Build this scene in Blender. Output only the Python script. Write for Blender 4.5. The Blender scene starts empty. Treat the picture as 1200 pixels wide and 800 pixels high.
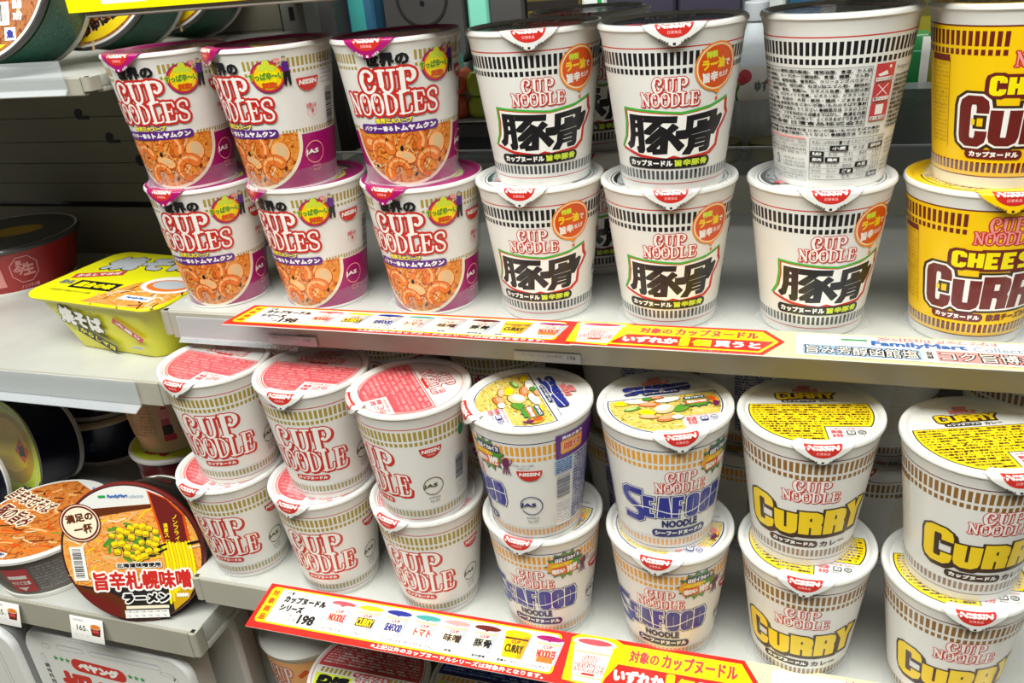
import bpy, math, random
from mathutils import Vector, Matrix, geometry
sc = bpy.context.scene
col = sc.collection
random.seed(7)
PI = math.pi
MM = 0.001                                   # everything below is written in millimetres

# ---------------------------------------------------------------- camera, world, lights, exposure
R_ = Vector((0.95125221, 0.29748747, -0.08136612))
U_ = Vector((-0.05673966, 0.42812197, 0.90193802))
F_ = Vector((-0.30314988, 0.85335385, -0.42413131))
cam = bpy.data.cameras.new('camera')
cam.sensor_width = 36.0
cam.lens = 36.0 * 993.25 / 1200.0
cam.clip_start = 0.01
cam.dof.use_dof = False
cobj = bpy.data.objects.new('camera', cam)
col.objects.link(cobj)
cobj.matrix_world = Matrix(((R_.x, U_.x, -F_.x, 0), (R_.y, U_.y, -F_.y, 0), (R_.z, U_.z, -F_.z, 0), (0, 0, 0, 1)))
sc.camera = cobj

w = bpy.data.worlds.new('world')
sc.world = w
w.use_nodes = True
w.node_tree.nodes['Background'].inputs[0].default_value = (1.0, 0.985, 0.95, 1)
w.node_tree.nodes['Background'].inputs[1].default_value = 0.065
sc.view_settings.view_transform = 'Standard'
sc.view_settings.look = 'None'
sc.view_settings.gamma = 1.0
sc.view_settings.use_curve_mapping = False
sc.view_settings.exposure = 0.0


def ceiling_lamp(x, y, z, sx, sy, power, tgt=None):
    l = bpy.data.lights.new('ceiling_light', 'AREA')
    l.shape = 'RECTANGLE'
    l.size = sx
    l.size_y = sy
    l.energy = power
    l.color = (0.985, 1.0, 0.955)
    o = bpy.data.objects.new('ceiling_light', l)
    col.objects.link(o)
    o.location = (x, y, z)
    d = (Vector(tgt) - o.location) if tgt else Vector((0, 0, -1))
    o.rotation_euler = d.to_track_quat('-Z', 'Y').to_euler()


# rows of fluorescent fittings on the shop ceiling above the aisle
ceiling_lamp(-0.3, -0.1, 1.4, 2.6, 0.4, 26)
ceiling_lamp(-0.3, -0.55, 1.4, 2.6, 0.4, 84)
ceiling_lamp(-0.3, 1.75, 1.35, 2.6, 0.35, 15)


# ---------------------------------------------------------------- materials
def lin(h):
    h = h.lstrip('#')
    c = [int(h[i:i + 2], 16) / 255 for i in (0, 2, 4)]
    return tuple(x / 12.92 if x <= .04045 else ((x + .055) / 1.055) ** 2.4 for x in c) + (1,)


MATS = {}


def mat(name, hexcol='#ffffff', rough=.45, coat=0., metal=0., alpha=1., trans=0., emit=0.):
    if name in MATS:
        return MATS[name]
    m = bpy.data.materials.new(name)
    m.use_nodes = True
    b = m.node_tree.nodes['Principled BSDF']
    b.inputs['Base Color'].default_value = lin(hexcol)
    b.inputs['Roughness'].default_value = rough
    b.inputs['Metallic'].default_value = metal
    b.inputs['Coat Weight'].default_value = coat
    b.inputs['Coat Roughness'].default_value = .08
    b.inputs['Transmission Weight'].default_value = trans
    b.inputs['Alpha'].default_value = alpha
    MATS[name] = m
    return m


def speckle(name, hexcol, hex2, scale, rough=.5, amount=.5, coat=0., bump=0.):
    """a surface whose own colour varies softly (dust, wear, painted metal, printed grain)"""
    m = mat(name, hexcol, rough, coat)
    nt = m.node_tree
    b = nt.nodes['Principled BSDF']
    tc = nt.nodes.new('ShaderNodeTexCoord')
    n = nt.nodes.new('ShaderNodeTexNoise')
    n.inputs['Scale'].default_value = scale
    n.inputs['Detail'].default_value = 5
    r = nt.nodes.new('ShaderNodeValToRGB')
    r.color_ramp.elements[0].position = .5 - amount / 2
    r.color_ramp.elements[1].position = .5 + amount / 2
    r.color_ramp.elements[0].color = lin(hexcol)
    r.color_ramp.elements[1].color = lin(hex2)
    nt.links.new(tc.outputs['Object'], n.inputs['Vector'])
    nt.links.new(n.outputs['Fac'], r.inputs['Fac'])
    nt.links.new(r.outputs['Color'], b.inputs['Base Color'])
    if bump:
        bp = nt.nodes.new('ShaderNodeBump')
        bp.inputs['Strength'].default_value = bump
        bp.inputs['Distance'].default_value = .001
        nt.links.new(n.outputs['Fac'], bp.inputs['Height'])
        nt.links.new(bp.outputs['Normal'], b.inputs['Normal'])
    return m


def food(name, ramp, scale, stretch=(1, 1, 1), distort=1.5, rough=.3, coat=.3):
    """a printed food photograph: swirling noise through a colour ramp"""
    m = mat(name, '#c06020', rough, coat)
    nt = m.node_tree
    b = nt.nodes['Principled BSDF']
    tc = nt.nodes.new('ShaderNodeTexCoord')
    mp = nt.nodes.new('ShaderNodeMapping')
    mp.inputs['Scale'].default_value = stretch
    n = nt.nodes.new('ShaderNodeTexNoise')
    n.inputs['Scale'].default_value = scale
    n.inputs['Detail'].default_value = 6
    n.inputs['Roughness'].default_value = .62
    n.inputs['Distortion'].default_value = distort
    r = nt.nodes.new('ShaderNodeValToRGB')
    els = r.color_ramp.elements
    els[0].position, els[0].color = ramp[0][0], lin(ramp[0][1])
    els[1].position, els[1].color = ramp[-1][0], lin(ramp[-1][1])
    for p, h in ramp[1:-1]:
        e = els.new(p)
        e.color = lin(h)
    nt.links.new(tc.outputs['Object'], mp.inputs['Vector'])
    nt.links.new(mp.outputs['Vector'], n.inputs['Vector'])
    nt.links.new(n.outputs['Fac'], r.inputs['Fac'])
    nt.links.new(r.outputs['Color'], b.inputs['Base Color'])
    return m


def film(name, tint='#ffffff', opacity=.10, rough=.06):
    """clear plastic: mostly see-through, with a glossy skin"""
    m = bpy.data.materials.new(name)
    m.use_nodes = True
    nt = m.node_tree
    nt.nodes.clear()
    out = nt.nodes.new('ShaderNodeOutputMaterial')
    tr = nt.nodes.new('ShaderNodeBsdfTransparent')
    tr.inputs[0].default_value = lin(tint)
    gl = nt.nodes.new('ShaderNodeBsdfPrincipled')
    gl.inputs['Base Color'].default_value = lin('#e8ecee')
    gl.inputs['Roughness'].default_value = rough
    lw = nt.nodes.new('ShaderNodeLayerWeight')
    lw.inputs['Blend'].default_value = .25
    mul = nt.nodes.new('ShaderNodeMath')
    mul.operation = 'MULTIPLY_ADD'
    mul.inputs[1].default_value = .6
    mul.inputs[2].default_value = opacity
    mx = nt.nodes.new('ShaderNodeMixShader')
    nt.links.new(lw.outputs['Facing'], mul.inputs[0])
    nt.links.new(mul.outputs[0], mx.inputs[0])
    nt.links.new(tr.outputs[0], mx.inputs[1])
    nt.links.new(gl.outputs[0], mx.inputs[2])
    nt.links.new(mx.outputs[0], out.inputs['Surface'])
    MATS[name] = m
    return m


INK = .38
for n_, h_ in dict(white_ink='#f4f1ea', black_ink='#17161a', red_ink='#c8231e', logo_red='#c92a22', gold_ink='#a8923a',
                   navy_ink='#1d2560', blue_ink='#26308f', magenta_ink='#a30d66', purple_ink='#5a2380', orange_ink='#e8a12c',
                   brown_ink='#8d6327', dark_brown='#3b2412', yellow_ink='#f6d21a', cheese_yellow='#f7c800', maroon_ink='#6b1d18',
                   green_ink='#3fae3a', badge_orange='#d8500f', badge_ring='#f08a1e', pink_red='#d4525a', lime_ink='#cfe03a',
                   grey_ink='#777d80', mid_grey='#4d4b4b', bright_yellow='#f7e600', pale_yellow='#f8f0a8', sky_ink='#9cbfe6',
                   rose_ink='#f09a96', fm_blue='#2a66b4', fm_green='#1f9a4a', fm_grey='#8fa5bd', squid_ink='#6a1f4e',
                   teal_ink='#3f9d97', leaf_ink='#4a8f2f', cream_ink='#f2e6c8', shrimp_ink='#e4762a', shrimp_light='#f4b271',
                   shrimp_dark='#b24c18', corn_ink='#f2d21c', corn_dark='#caa00f', scallion='#5c8f2a', scallion_pale='#b6cf83',
                   egg_ink='#f0c51f', crab_ink='#e2703a', crab_pale='#f2a27a', squid_white='#f3ece0', soup_dark='#5f2a10',
                   sand_ink='#d8b98a', foil_dark='#2a2422', sign_red='#e2231a', silver_ink='#b9bdc2', panel_red='#c93f46',
                   olive_dark='#5a5222', sticker_teal='#2d8f6a', steel_blue='#41506e').items():
    mat(n_, h_, INK, .25)
PAPER = mat('cup_paper', '#e6e4dd', .42, .25)
LIDP = mat('lid_paper', '#e0dfda', .36, .3)
mat('rim_white', '#e4e2db', .4, .2)
food('tomyum_photo', [(.30, '#7a2206'), (.43, '#cf6416'), (.52, '#eb9f3c'), (.60, '#de8128'), (.72, '#f6c67c')], 150)
food('seafood_photo', [(.30, '#5d5a14'), (.42, '#b39a2c'), (.52, '#e3cc74'), (.62, '#cfae3a'), (.75, '#f3e9bd')], 160, distort=2.5)
food('ramen_photo', [(.28, '#8c3408'), (.40, '#d97a22'), (.50, '#efae55'), (.58, '#e39238'), (.72, '#f7d79a')], 95, (1, 2.2, 1), 2.5)
food('brown_photo', [(.30, '#4a1a08'), (.42, '#a5471a'), (.52, '#d98a3c'), (.60, '#b5611f'), (.72, '#e9b877')], 110, (1.6, .7, 1), 2.0)
food('soba_photo', [(.30, '#4a2a16'), (.42, '#8a4a24'), (.52, '#b87442'), (.62, '#8f5a38'), (.74, '#d9a06a')], 60, (2.0, .6, 1), 3.0)
speckle('shelf_paint', '#c2c2bc', '#b4b4ad', 22, .38, .6, .1)
speckle('shelf_under', '#77705f', '#6a6455', 15, .6)
speckle('rail_paint', '#aeaa9c', '#9f9b8d', 9, .3, .6, .2)
speckle('panel_paint', '#807b6a', '#747060', 6, .5)
speckle('upright_paint', '#84827c', '#77756f', 8, .45)
film('clear_plastic', '#fbfdff', .14, .12)
film('shrink_film', '#fdfdfd', .05, .1)
film('smoky_plastic', '#c8ccd0', .2, .1)


# ---------------------------------------------------------------- mesh builder
class MB:
    def __init__(self):
        self.v, self.f, self.mi, self.mats = [], [], [], []

    def m(self, name):
        if name not in self.mats:
            self.mats.append(name)
        return self.mats.index(name)

    def face(self, idx, name):
        self.f.append(tuple(idx))
        self.mi.append(self.m(name))

    def loft(self, loops, name, cap0=True, cap1=True, closed=True, names=None):
        base = len(self.v)
        n = len(loops[0])
        for lp in loops:
            self.v += [tuple(p) for p in lp]
        for k in range(len(loops) - 1):
            nm = names[k] if names else name
            for i in range(n if closed else n - 1):
                j = (i + 1) % n
                a = base + k * n
                self.face((a + i, a + j, a + n + j, a + n + i), nm)
        if cap0:
            self.face([base + i for i in range(n)][::-1], names[0] if names else name)
        if cap1:
            a = base + (len(loops) - 1) * n
            self.face([a + i for i in range(n)], names[-1] if names else name)

    def lathe(self, prof, name, n=96, cap0=True, cap1=True, names=None):
        loops = [[(r * math.cos(2 * PI * i / n), r * math.sin(2 * PI * i / n), z) for i in range(n)] for r, z in prof]
        self.loft(loops, name, cap0, cap1, True, names)

    def cbox(self, x0, x1, y0, y1, z0, z1, name, c=1.2):
        c = min(c, (x1 - x0) / 3, (y1 - y0) / 3, (z1 - z0) / 3)
        def lp(z, i):
            return [(x0 + i + c, y0 + i, z), (x1 - i - c, y0 + i, z), (x1 - i, y0 + i + c, z), (x1 - i, y1 - i - c, z),
                    (x1 - i - c, y1 - i, z), (x0 + i + c, y1 - i, z), (x0 + i, y1 - i - c, z), (x0 + i, y0 + i + c, z)]
        self.loft([lp(z0, c * .6), lp(z0 + c, 0), lp(z1 - c, 0), lp(z1, c * .6)], name)

    def extrude_x(self, prof, x0, x1, name):
        """a closed (y, z) section drawn along x"""
        self.loft([[(x0, y, z) for y, z in prof], [(x1, y, z) for y, z in prof]], name)

    def art(self, A, fn, off=.08, step=.045, cx=3.0, cy=None):
        for pts, tris, nm, L, cut in A.items:
            if cut:
                pts, tris = slice_tris(pts, tris, 0, cx)
                if cy:
                    pts, tris = slice_tris(pts, tris, 1, cy)
            b = len(self.v)
            self.v += [fn(x, y, off + step * L) for x, y in pts]
            k = self.m(nm)
            for t in tris:
                self.f.append((b + t[0], b + t[1], b + t[2]))
                self.mi.append(k)

    def build(self, name, parent=None, loc=(0, 0, 0), rot=(0, 0, 0), angle=32, tf=None):
        me = bpy.data.meshes.new(name)
        vs = [tf(*p) for p in self.v] if tf else self.v
        me.from_pydata([(x * MM, y * MM, z * MM) for x, y, z in vs], [], self.f)
        for n in self.mats:
            me.materials.append(MATS[n])
        me.polygons.foreach_set('material_index', self.mi)
        me.polygons.foreach_set('use_smooth', [True] * len(self.f))
        me.set_sharp_from_angle(angle=math.radians(angle))
        me.update()
        o = bpy.data.objects.new(name, me)
        col.objects.link(o)
        if parent:
            o.parent = parent
        o.location = [c * MM for c in loc]
        o.rotation_euler = rot
        return o


def slice_tris(pts, tris, ax, step):
    """cut triangles by evenly spaced lines so that a print can bend round a cup"""
    P = [tuple(p) for p in pts]
    lo = math.floor(min(p[ax] for p in P) / step) + 1
    hi = math.ceil(max(p[ax] for p in P) / step)
    T = [list(t) for t in tris]
    if hi - lo <= 0:
        return P, T
    out = []
    cache = {}
    def cutp(i, j, k):
        key = (min(i, j), max(i, j), k)
        if key not in cache:
            a, b = P[i], P[j]
            t = (k * step - a[ax]) / (b[ax] - a[ax])
            P.append((a[0] + (b[0] - a[0]) * t, a[1] + (b[1] - a[1]) * t))
            cache[key] = len(P) - 1
        return cache[key]
    for t in T:
        poly = t
        k0 = math.floor(min(P[i][ax] for i in t) / step) + 1
        k1 = math.ceil(max(P[i][ax] for i in t) / step) - 1
        for k in range(k0, k1 + 1):
            c = k * step
            left, right = [], []
            n = len(poly)
            for q in range(n):
                i, j = poly[q], poly[(q + 1) % n]
                a, b = P[i][ax] - c, P[j][ax] - c
                (left if a <= 0 else right).append(i)
                if a * b < 0 and abs(a) > 1e-9 and abs(b) > 1e-9:
                    x = cutp(i, j, k)
                    left.append(x)
                    right.append(x)
                elif abs(a) <= 1e-9:
                    right.append(i)
            if len(left) > 2:
                out += [[left[0], left[q], left[q + 1]] for q in range(1, len(left) - 1)]
            poly = right
            if len(poly) < 3:
                break
        if len(poly) > 2:
            out += [[poly[0], poly[q], poly[q + 1]] for q in range(1, len(poly) - 1)]
    return P, out


# ---------------------------------------------------------------- flat printed artwork
GLYPHS = {}


def glyphs(s):
    if s not in GLYPHS:
        cu = bpy.data.curves.new('lettering', 'FONT')
        cu.body = s
        cu.size = 1
        cu.resolution_u = 2
        o = bpy.data.objects.new('lettering', cu)
        me = bpy.data.meshes.new_from_object(o)
        pts = [(v.co.x, v.co.y) for v in me.vertices]
        tris = []
        for p in me.polygons:
            q = list(p.vertices)
            tris += [[q[0], q[k], q[k + 1]] for k in range(1, len(q) - 1)]
        bpy.data.meshes.remove(me)
        bpy.data.objects.remove(o)
        bpy.data.curves.remove(cu)
        xs = [p[0] for p in pts] or [0, 1]
        ys = [p[1] for p in pts] or [0, 1]
        GLYPHS[s] = (pts, tris, min(xs), max(xs), min(ys), max(ys))
    return GLYPHS[s]


def spl(pts, n=6):
    """smooth curve through points"""
    out = []
    P = [pts[0]] + list(pts) + [pts[-1]]
    for i in range(1, len(P) - 2):
        a, b, c, d = P[i - 1], P[i], P[i + 1], P[i + 2]
        for k in range(n):
            t = k / n
            out.append(tuple(.5 * (2 * b[q] + (c[q] - a[q]) * t + (2 * a[q] - 5 * b[q] + 4 * c[q] - d[q]) * t * t
                                   + (3 * b[q] - a[q] - 3 * c[q] + d[q]) * t ** 3) for q in (0, 1)))
    out.append(tuple(pts[-1]))
    return out


class Art:
    def __init__(self):
        self.items, self.L, self.tf, self.n = [], 0, None, 0

    def up(self, n=1):
        self.L += n
        return self

    def at(self, x=0, y=0, rot=0, sx=1, sy=None):
        sy = sx if sy is None else sy
        c, s = math.cos(math.radians(rot)), math.sin(math.radians(rot))
        self.tf = lambda a, b: (x + a * sx * c - b * sy * s, y + a * sx * s + b * sy * c)
        return self

    def home(self):
        self.tf = None
        return self

    def add(self, pts, tris, m):
        if self.tf:
            pts = [self.tf(*p) for p in pts]
        xs = [p[0] for p in pts]
        ys = [p[1] for p in pts]
        self.n += 1                          # pieces of one layer lie a hair apart, so that none shades another
        self.items.append((pts, tris, m, self.L + (self.n % 60) * .012, max(xs) - min(xs) > 2.5 or max(ys) - min(ys) > 2.5))

    def poly(self, pts, m, holes=()):
        loops = [[Vector((p[0], p[1], 0)) for p in pts]] + [[Vector((p[0], p[1], 0)) for p in h] for h in holes]
        tris = geometry.tessellate_polygon(loops)
        flat = list(pts)
        for h in holes:
            flat += list(h)
        fixed = []
        for t in tris:
            a, b, c = (flat[i] for i in t)
            if (b[0] - a[0]) * (c[1] - a[1]) - (b[1] - a[1]) * (c[0] - a[0]) < 0:
                t = (t[0], t[2], t[1])
            fixed.append(list(t))
        self.add(flat, fixed, m)
        return self

    def rect(self, x0, y0, x1, y1, m):
        self.add([(x0, y0), (x1, y0), (x1, y1), (x0, y1)], [[0, 1, 2], [0, 2, 3]], m)
        return self

    def rrect(self, x0, y0, x1, y1, r, m, k=5):
        return self.poly(rr(x0, y0, x1, y1, r, k), m)

    def oval(self, cx, cy, rx, ry, m, n=40, rot=0):
        return self.poly(ell(cx, cy, rx, ry, n, rot), m)

    def ring(self, cx, cy, rx, ry, wd, m, n=48, a0=0, a1=360):
        pts, tris = [], []
        for k in range(n + 1):
            a = math.radians(a0 + (a1 - a0) * k / n)
            pts += [(cx + rx * math.cos(a), cy + ry * math.sin(a)), (cx + (rx - wd) * math.cos(a), cy + (ry - wd) * math.sin(a))]
        for k in range(n):
            tris += [[2 * k, 2 * k + 2, 2 * k + 1], [2 * k + 1, 2 * k + 2, 2 * k + 3]]
        self.add(pts, tris, m)
        return self

    def stroke(self, pts, wd, m, closed=False, rnd=True):
        """a line of given width (a number, or one per point)"""
        n = len(pts)
        ws = wd if isinstance(wd, (list, tuple)) else [wd] * n
        parts = [([], []) for _ in range(4)]
        seg = n if closed else n - 1
        for i in range(seg):
            a, b = pts[i], pts[(i + 1) % n]
            dx, dy = b[0] - a[0], b[1] - a[1]
            L = math.hypot(dx, dy) or 1e-6
            nx, ny = -dy / L, dx / L
            wa, wb = ws[i] / 2, ws[(i + 1) % n] / 2
            V, T = parts[i % 2]
            k = len(V)
            V += [(a[0] - nx * wa, a[1] - ny * wa), (b[0] - nx * wb, b[1] - ny * wb), (b[0] + nx * wb, b[1] + ny * wb), (a[0] + nx * wa, a[1] + ny * wa)]
            T += [[k, k + 1, k + 2], [k, k + 2, k + 3]]
        q = 10 if rnd else 4
        for i in range(n):
            if not rnd and not closed and i in (0, n - 1):
                continue
            r = ws[i] / 2
            ph = 0
            V, T = parts[2 + i % 2]
            k = len(V)
            if not rnd:
                j = (i + 1) % n
                ph = math.atan2(pts[j][1] - pts[i][1], pts[j][0] - pts[i][0]) + PI / 4
                r *= 1.414
            V += [(pts[i][0] + r * math.cos(2 * PI * s / q + ph), pts[i][1] + r * math.sin(2 * PI * s / q + ph)) for s in range(q)]
            T += [[k, k + s, k + s + 1] for s in range(1, q - 1)]
        for V, T in parts:
            if T:
                self.add(V, T, m)
        return self

    def mstroke(self, pts, wd, m, closed=False, kx=1., grow=0.):
        """a flat-ended, sharp-cornered stroke; kx > 1 makes the uprights heavier than the bars"""
        P = [(x / kx, y) for x, y in pts]
        n = len(P)
        un = lambda a, b: ((b[0] - a[0]) / (math.hypot(b[0] - a[0], b[1] - a[1]) or 1e-9), (b[1] - a[1]) / (math.hypot(b[0] - a[0], b[1] - a[1]) or 1e-9))
        if not closed and grow:
            d0, d1 = un(P[1], P[0]), un(P[-2], P[-1])
            P[0] = (P[0][0] + d0[0] * grow, P[0][1] + d0[1] * grow)
            P[-1] = (P[-1][0] + d1[0] * grow, P[-1][1] + d1[1] * grow)
        h = wd / 2 + grow
        V, T = [], []
        for i in range(n):
            da = un(P[i - 1], P[i]) if (i or closed) else un(P[0], P[1])
            db = un(P[i], P[(i + 1) % n]) if (i < n - 1 or closed) else da
            nx, ny = -(da[1] + db[1]), da[0] + db[0]
            L = math.hypot(nx, ny) or 1e-9
            nx, ny = nx / L, ny / L
            k = h / max(.55, nx * -da[1] + ny * da[0])
            V += [((P[i][0] + nx * k) * kx, P[i][1] + ny * k), ((P[i][0] - nx * k) * kx, P[i][1] - ny * k)]
        for i in range(n if closed else n - 1):
            j = (i + 1) % n
            T += [[2 * i + 1, 2 * j + 1, 2 * j], [2 * i + 1, 2 * j, 2 * i]]
        self.add(V, T, m)
        return self

    def text(self, s, x0, y0, x1, y1, m, bold=0., shear=0., rot=0):
        """lettering stretched to fill the rectangle; bold thickens every stroke by that many mm"""
        pts, tris, a, b, c, d = glyphs(s)
        if not pts:
            return self
        kx, ky = (x1 - x0 - 2 * bold) / max(b - a, 1e-6), (y1 - y0 - 2 * bold) / max(d - c, 1e-6)
        if d - c < .25:                                     # a lone dash keeps its own thickness
            ky = kx
        cx, cy = (x0 + x1) / 2, (y0 + y1) / 2
        co, si = math.cos(math.radians(rot)), math.sin(math.radians(rot))
        q = []
        for px, py in pts:
            x = (px - (a + b) / 2) * kx
            y = (py - (c + d) / 2) * ky
            x += shear * y
            q.append((cx + x * co - y * si, cy + x * si + y * co))
        if bold:
            V, T = [], []
            nd = 6 if bold < 1 else 14
            for s_ in range(nd):
                an = 2 * PI * s_ / nd + .3
                self.add([(x + bold * math.cos(an), y + bold * math.sin(an)) for x, y in q], [list(t) for t in tris], m)
        else:
            self.add(q, [list(t) for t in tris], m)
        return self


def rr(x0, y0, x1, y1, r, k=5):
    r = min(r, abs(x1 - x0) / 2, abs(y1 - y0) / 2)
    out = []
    for cx, cy, a in ((x1 - r, y0 + r, -90), (x1 - r, y1 - r, 0), (x0 + r, y1 - r, 90), (x0 + r, y0 + r, 180)):
        out += [(cx + r * math.cos(math.radians(a + 90 * i / k)), cy + r * math.sin(math.radians(a + 90 * i / k))) for i in range(k + 1)]
    return out


def ell(cx, cy, rx, ry, n=40, rot=0):
    c, s = math.cos(math.radians(rot)), math.sin(math.radians(rot))
    out = []
    for i in range(n):
        x, y = rx * math.cos(2 * PI * i / n), ry * math.sin(2 * PI * i / n)
        out.append((cx + x * c - y * s, cy + x * s + y * c))
    return out


def star(cx, cy, rx, ry, n, k=.75, ph=0):
    return [(cx + (rx if i % 2 == 0 else rx * k) * math.cos(PI * i / n + ph), cy + (ry if i % 2 == 0 else ry * k) * math.sin(PI * i / n + ph)) for i in range(2 * n)]


# ---------------------------------------------------------------- naming
def tag(o, label, cat=None, group=None, kind=None):
    if label:
        o['label'] = label
    if cat:
        o['category'] = cat
    if group:
        o['group'] = group
    if kind:
        o['kind'] = kind
    return o


def empty(name, loc, label, cat, group=None, rot=(0, 0, 0)):
    o = bpy.data.objects.new(name, None)
    o.empty_display_size = .02
    col.objects.link(o)
    o.location = [c * MM for c in loc]
    o.rotation_euler = rot
    return tag(o, label, cat, group)


def copy_tree(o, parent=None):
    c = o.copy()
    col.objects.link(c)
    if parent:
        c.parent = parent
    for ch in o.children:
        copy_tree(ch, c)
    return c


# ================================================================ lettering shared by the cups
def D(deg):
    return deg * .7156                        # degrees round the cup -> mm of label at the reference radius of 41 mm


LOGO = {   # letters of the curly two-row logo: strokes (points, width) in a unit box
    'C': [(spl([(.60, .55), (.72, .62), (.78, .78), (.60, .94), (.36, .92), (.15, .70), (.13, .42), (.24, .15), (.46, .06), (.70, .12), (.84, .30)]), .15),
          (spl([(.24, .75), (.16, .5), (.26, .22)]), .24), ([(.62, .60)], .2)],
    'U': [(spl([(.20, .92), (.20, .35), (.30, .10), (.50, .05), (.66, .16), (.72, .40), (.72, .92)]), .13), ([(.20, .90), (.20, .32)], .24),
          ([(.02, .94), (.40, .94)], .11), ([(.56, .94), (.90, .94)], .11)],
    'P': [([(.22, .06), (.22, .94)], .24), (spl([(.22, .93), (.55, .95), (.80, .82), (.80, .60), (.60, .46), (.46, .50)]), .14),
          ([(.74, .82), (.80, .68), (.74, .56)], .2), ([(.02, .05), (.46, .05)], .11), ([(.04, .95), (.3, .95)], .11), ([(.48, .52)], .18)],
    'N': [([(.16, .06), (.16, .92)], .12), ([(.14, .90), (.76, .10)], .24), ([(.78, .08), (.78, .95)], .12), ([(.0, .05), (.32, .05)], .1),
          ([(.62, .95), (.96, .95)], .1), ([(.0, .95), (.2, .95)], .1)],
    'O': [(spl([(.50, .95), (.22, .85), (.10, .50), (.22, .15), (.50, .05), (.78, .15), (.90, .50), (.78, .85), (.50, .95)]), .14),
          ([(.14, .66), (.12, .5), (.14, .34)], .22), ([(.86, .66), (.88, .5), (.86, .34)], .22), (spl([(.5, .93), (.36, .72), (.50, .60), (.56, .72)]), .1)],
    'D': [([(.20, .06), (.20, .94)], .22), (spl([(.10, .94), (.50, .93), (.80, .75), (.88, .5), (.80, .24), (.50, .07), (.10, .06)]), .13), ([(.84, .66), (.87, .5), (.84, .34)], .22)],
    'L': [([(.26, .06), (.26, .94)], .24), ([(.04, .95), (.5, .95)], .1), (spl([(.04, .06), (.60, .06), (.86, .12), (.92, .34)]), .12)],
    'E': [([(.24, .06), (.24, .94)], .24), ([(.04, .95), (.80, .94), (.88, .74)], .11), ([(.24, .52), (.62, .52)], .11), ([(.66, .64), (.64, .40)], .1),
          (spl([(.04, .05), (.60, .05), (.84, .10), (.92, .32)]), .13)],
    'S': [(spl([(.82, .72), (.78, .90), (.50, .96), (.22, .86), (.18, .68), (.36, .54), (.66, .44), (.82, .28), (.74, .10), (.48, .04), (.20, .10), (.14, .30)]), .16),
          ([(.32, .56), (.68, .42)], .22), ([(.82, .76), (.80, .9)], .13), ([(.14, .3), (.17, .12)], .13)]}


def logo(A, cx, w1, w2, y0, ym, y1, fat, fill, line, over=.0, n2='NOODLE', x_off=0., slant=0., shade=0.):
    """CUP over NOODLE(S): fat outline in one ink, the letters in another on top"""
    rows = [('CUP', cx + x_off, w1, ym - over, y1), (n2, cx, w2, y0, ym)]
    for lay, extra, ink in ((0, fat, line), (1, 0, fill)):
        for word, c, wd, lo, hi in rows:
            n = len(word)
            adv = wd / n
            for k, ch in enumerate(word):
                x0 = c - wd / 2 + adv * k
                h = hi - lo
                for pts, sw in LOGO[ch]:
                    q = [(x0 + p[0] * adv * 1.0, lo + p[1] * h + slant * (x0 + p[0] * adv - c)) for p in pts]
                    if len(q) == 1:
                        q = q + [(q[0][0] + .01, q[0][1])]
                    A.stroke(q, sw * adv + 2 * extra, ink)
                    if shade and not lay:
                        A.stroke([(x + shade, y - shade * .8) for x, y in q], sw * adv + 2 * extra * .8, ink)
        A.up()
    return A


BLOCK = {   # centre lines of the poster capitals
    'C': [[(.9, .68), (.9, .8), (.85, .9), (.7, .95), (.3, .95), (.15, .9), (.1, .8), (.1, .2), (.15, .1), (.3, .05), (.7, .05), (.85, .1), (.9, .2), (.9, .3)]],
    'U': [[(.1, .98), (.1, .2), (.15, .1), (.3, .05), (.7, .05), (.85, .1), (.9, .2), (.9, .98)]],
    'R': [[(.1, .0), (.1, .95), (.7, .95), (.85, .91), (.9, .82), (.9, .64), (.85, .54), (.7, .5), (.3, .5)], [(.62, .52), (.9, .38), (.9, .0)]],
    'Y': [[(.08, 1.0), (.5, .5), (.92, 1.0)], [(.5, .56), (.5, .0)]],
    'S': [[(1.0, .95), (.3, .95), (.14, .88), (.1, .8), (.12, .68), (.24, .6), (.76, .42), (.88, .34), (.9, .2), (.86, .11), (.7, .05), (-.02, .05)]],
    'E': [[(1.0, .95), (.1, .95), (.1, .05), (1.0, .05)], [(.1, .5), (.86, .5)]],
    'A': [[(.08, .0), (.36, .95), (.64, .95), (.92, .0)], [(.24, .3), (.76, .3)]],
    'F': [[(.1, .0), (.1, .95), (1.0, .95)], [(.1, .5), (.86, .5)]],
    'O': [[(.1, .2), (.15, .1), (.3, .05), (.7, .05), (.85, .1), (.9, .2), (.9, .8), (.85, .9), (.7, .95), (.3, .95), (.15, .9), (.1, .8), (.1, .2)]],
    'D': [[(.1, .05), (.7, .05), (.9, .2), (.9, .8), (.7, .95), (.1, .95), (.1, .05)]],
    'H': [[(.1, .0), (.1, 1.0)], [(.9, .0), (.9, 1.0)], [(.1, .5), (.9, .5)]]}


def block(A, word, boxes, wd, ink, rnd=True, grow=0., dx=0., dy=0., shear=0., kx=1.35):
    for ch, (x0, y0, x1, y1) in zip(word, boxes):
        ix, iy = wd * kx / 2, wd / 2
        for pts in BLOCK[ch]:
            xs = (x0 + ix, x1 - ix)
            q = [(xs[0] + (p[0] - .1) / .8 * (xs[1] - xs[0]) + dx, y0 + iy + (p[1] - .05) / .9 * (y1 - y0 - 2 * iy) + dy) for p in pts]
            closed = math.hypot(q[0][0] - q[-1][0], q[0][1] - q[-1][1]) < 1e-6
            A.mstroke(q[:-1] if closed else q, wd, ink, closed, kx, grow)
    return A


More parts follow.
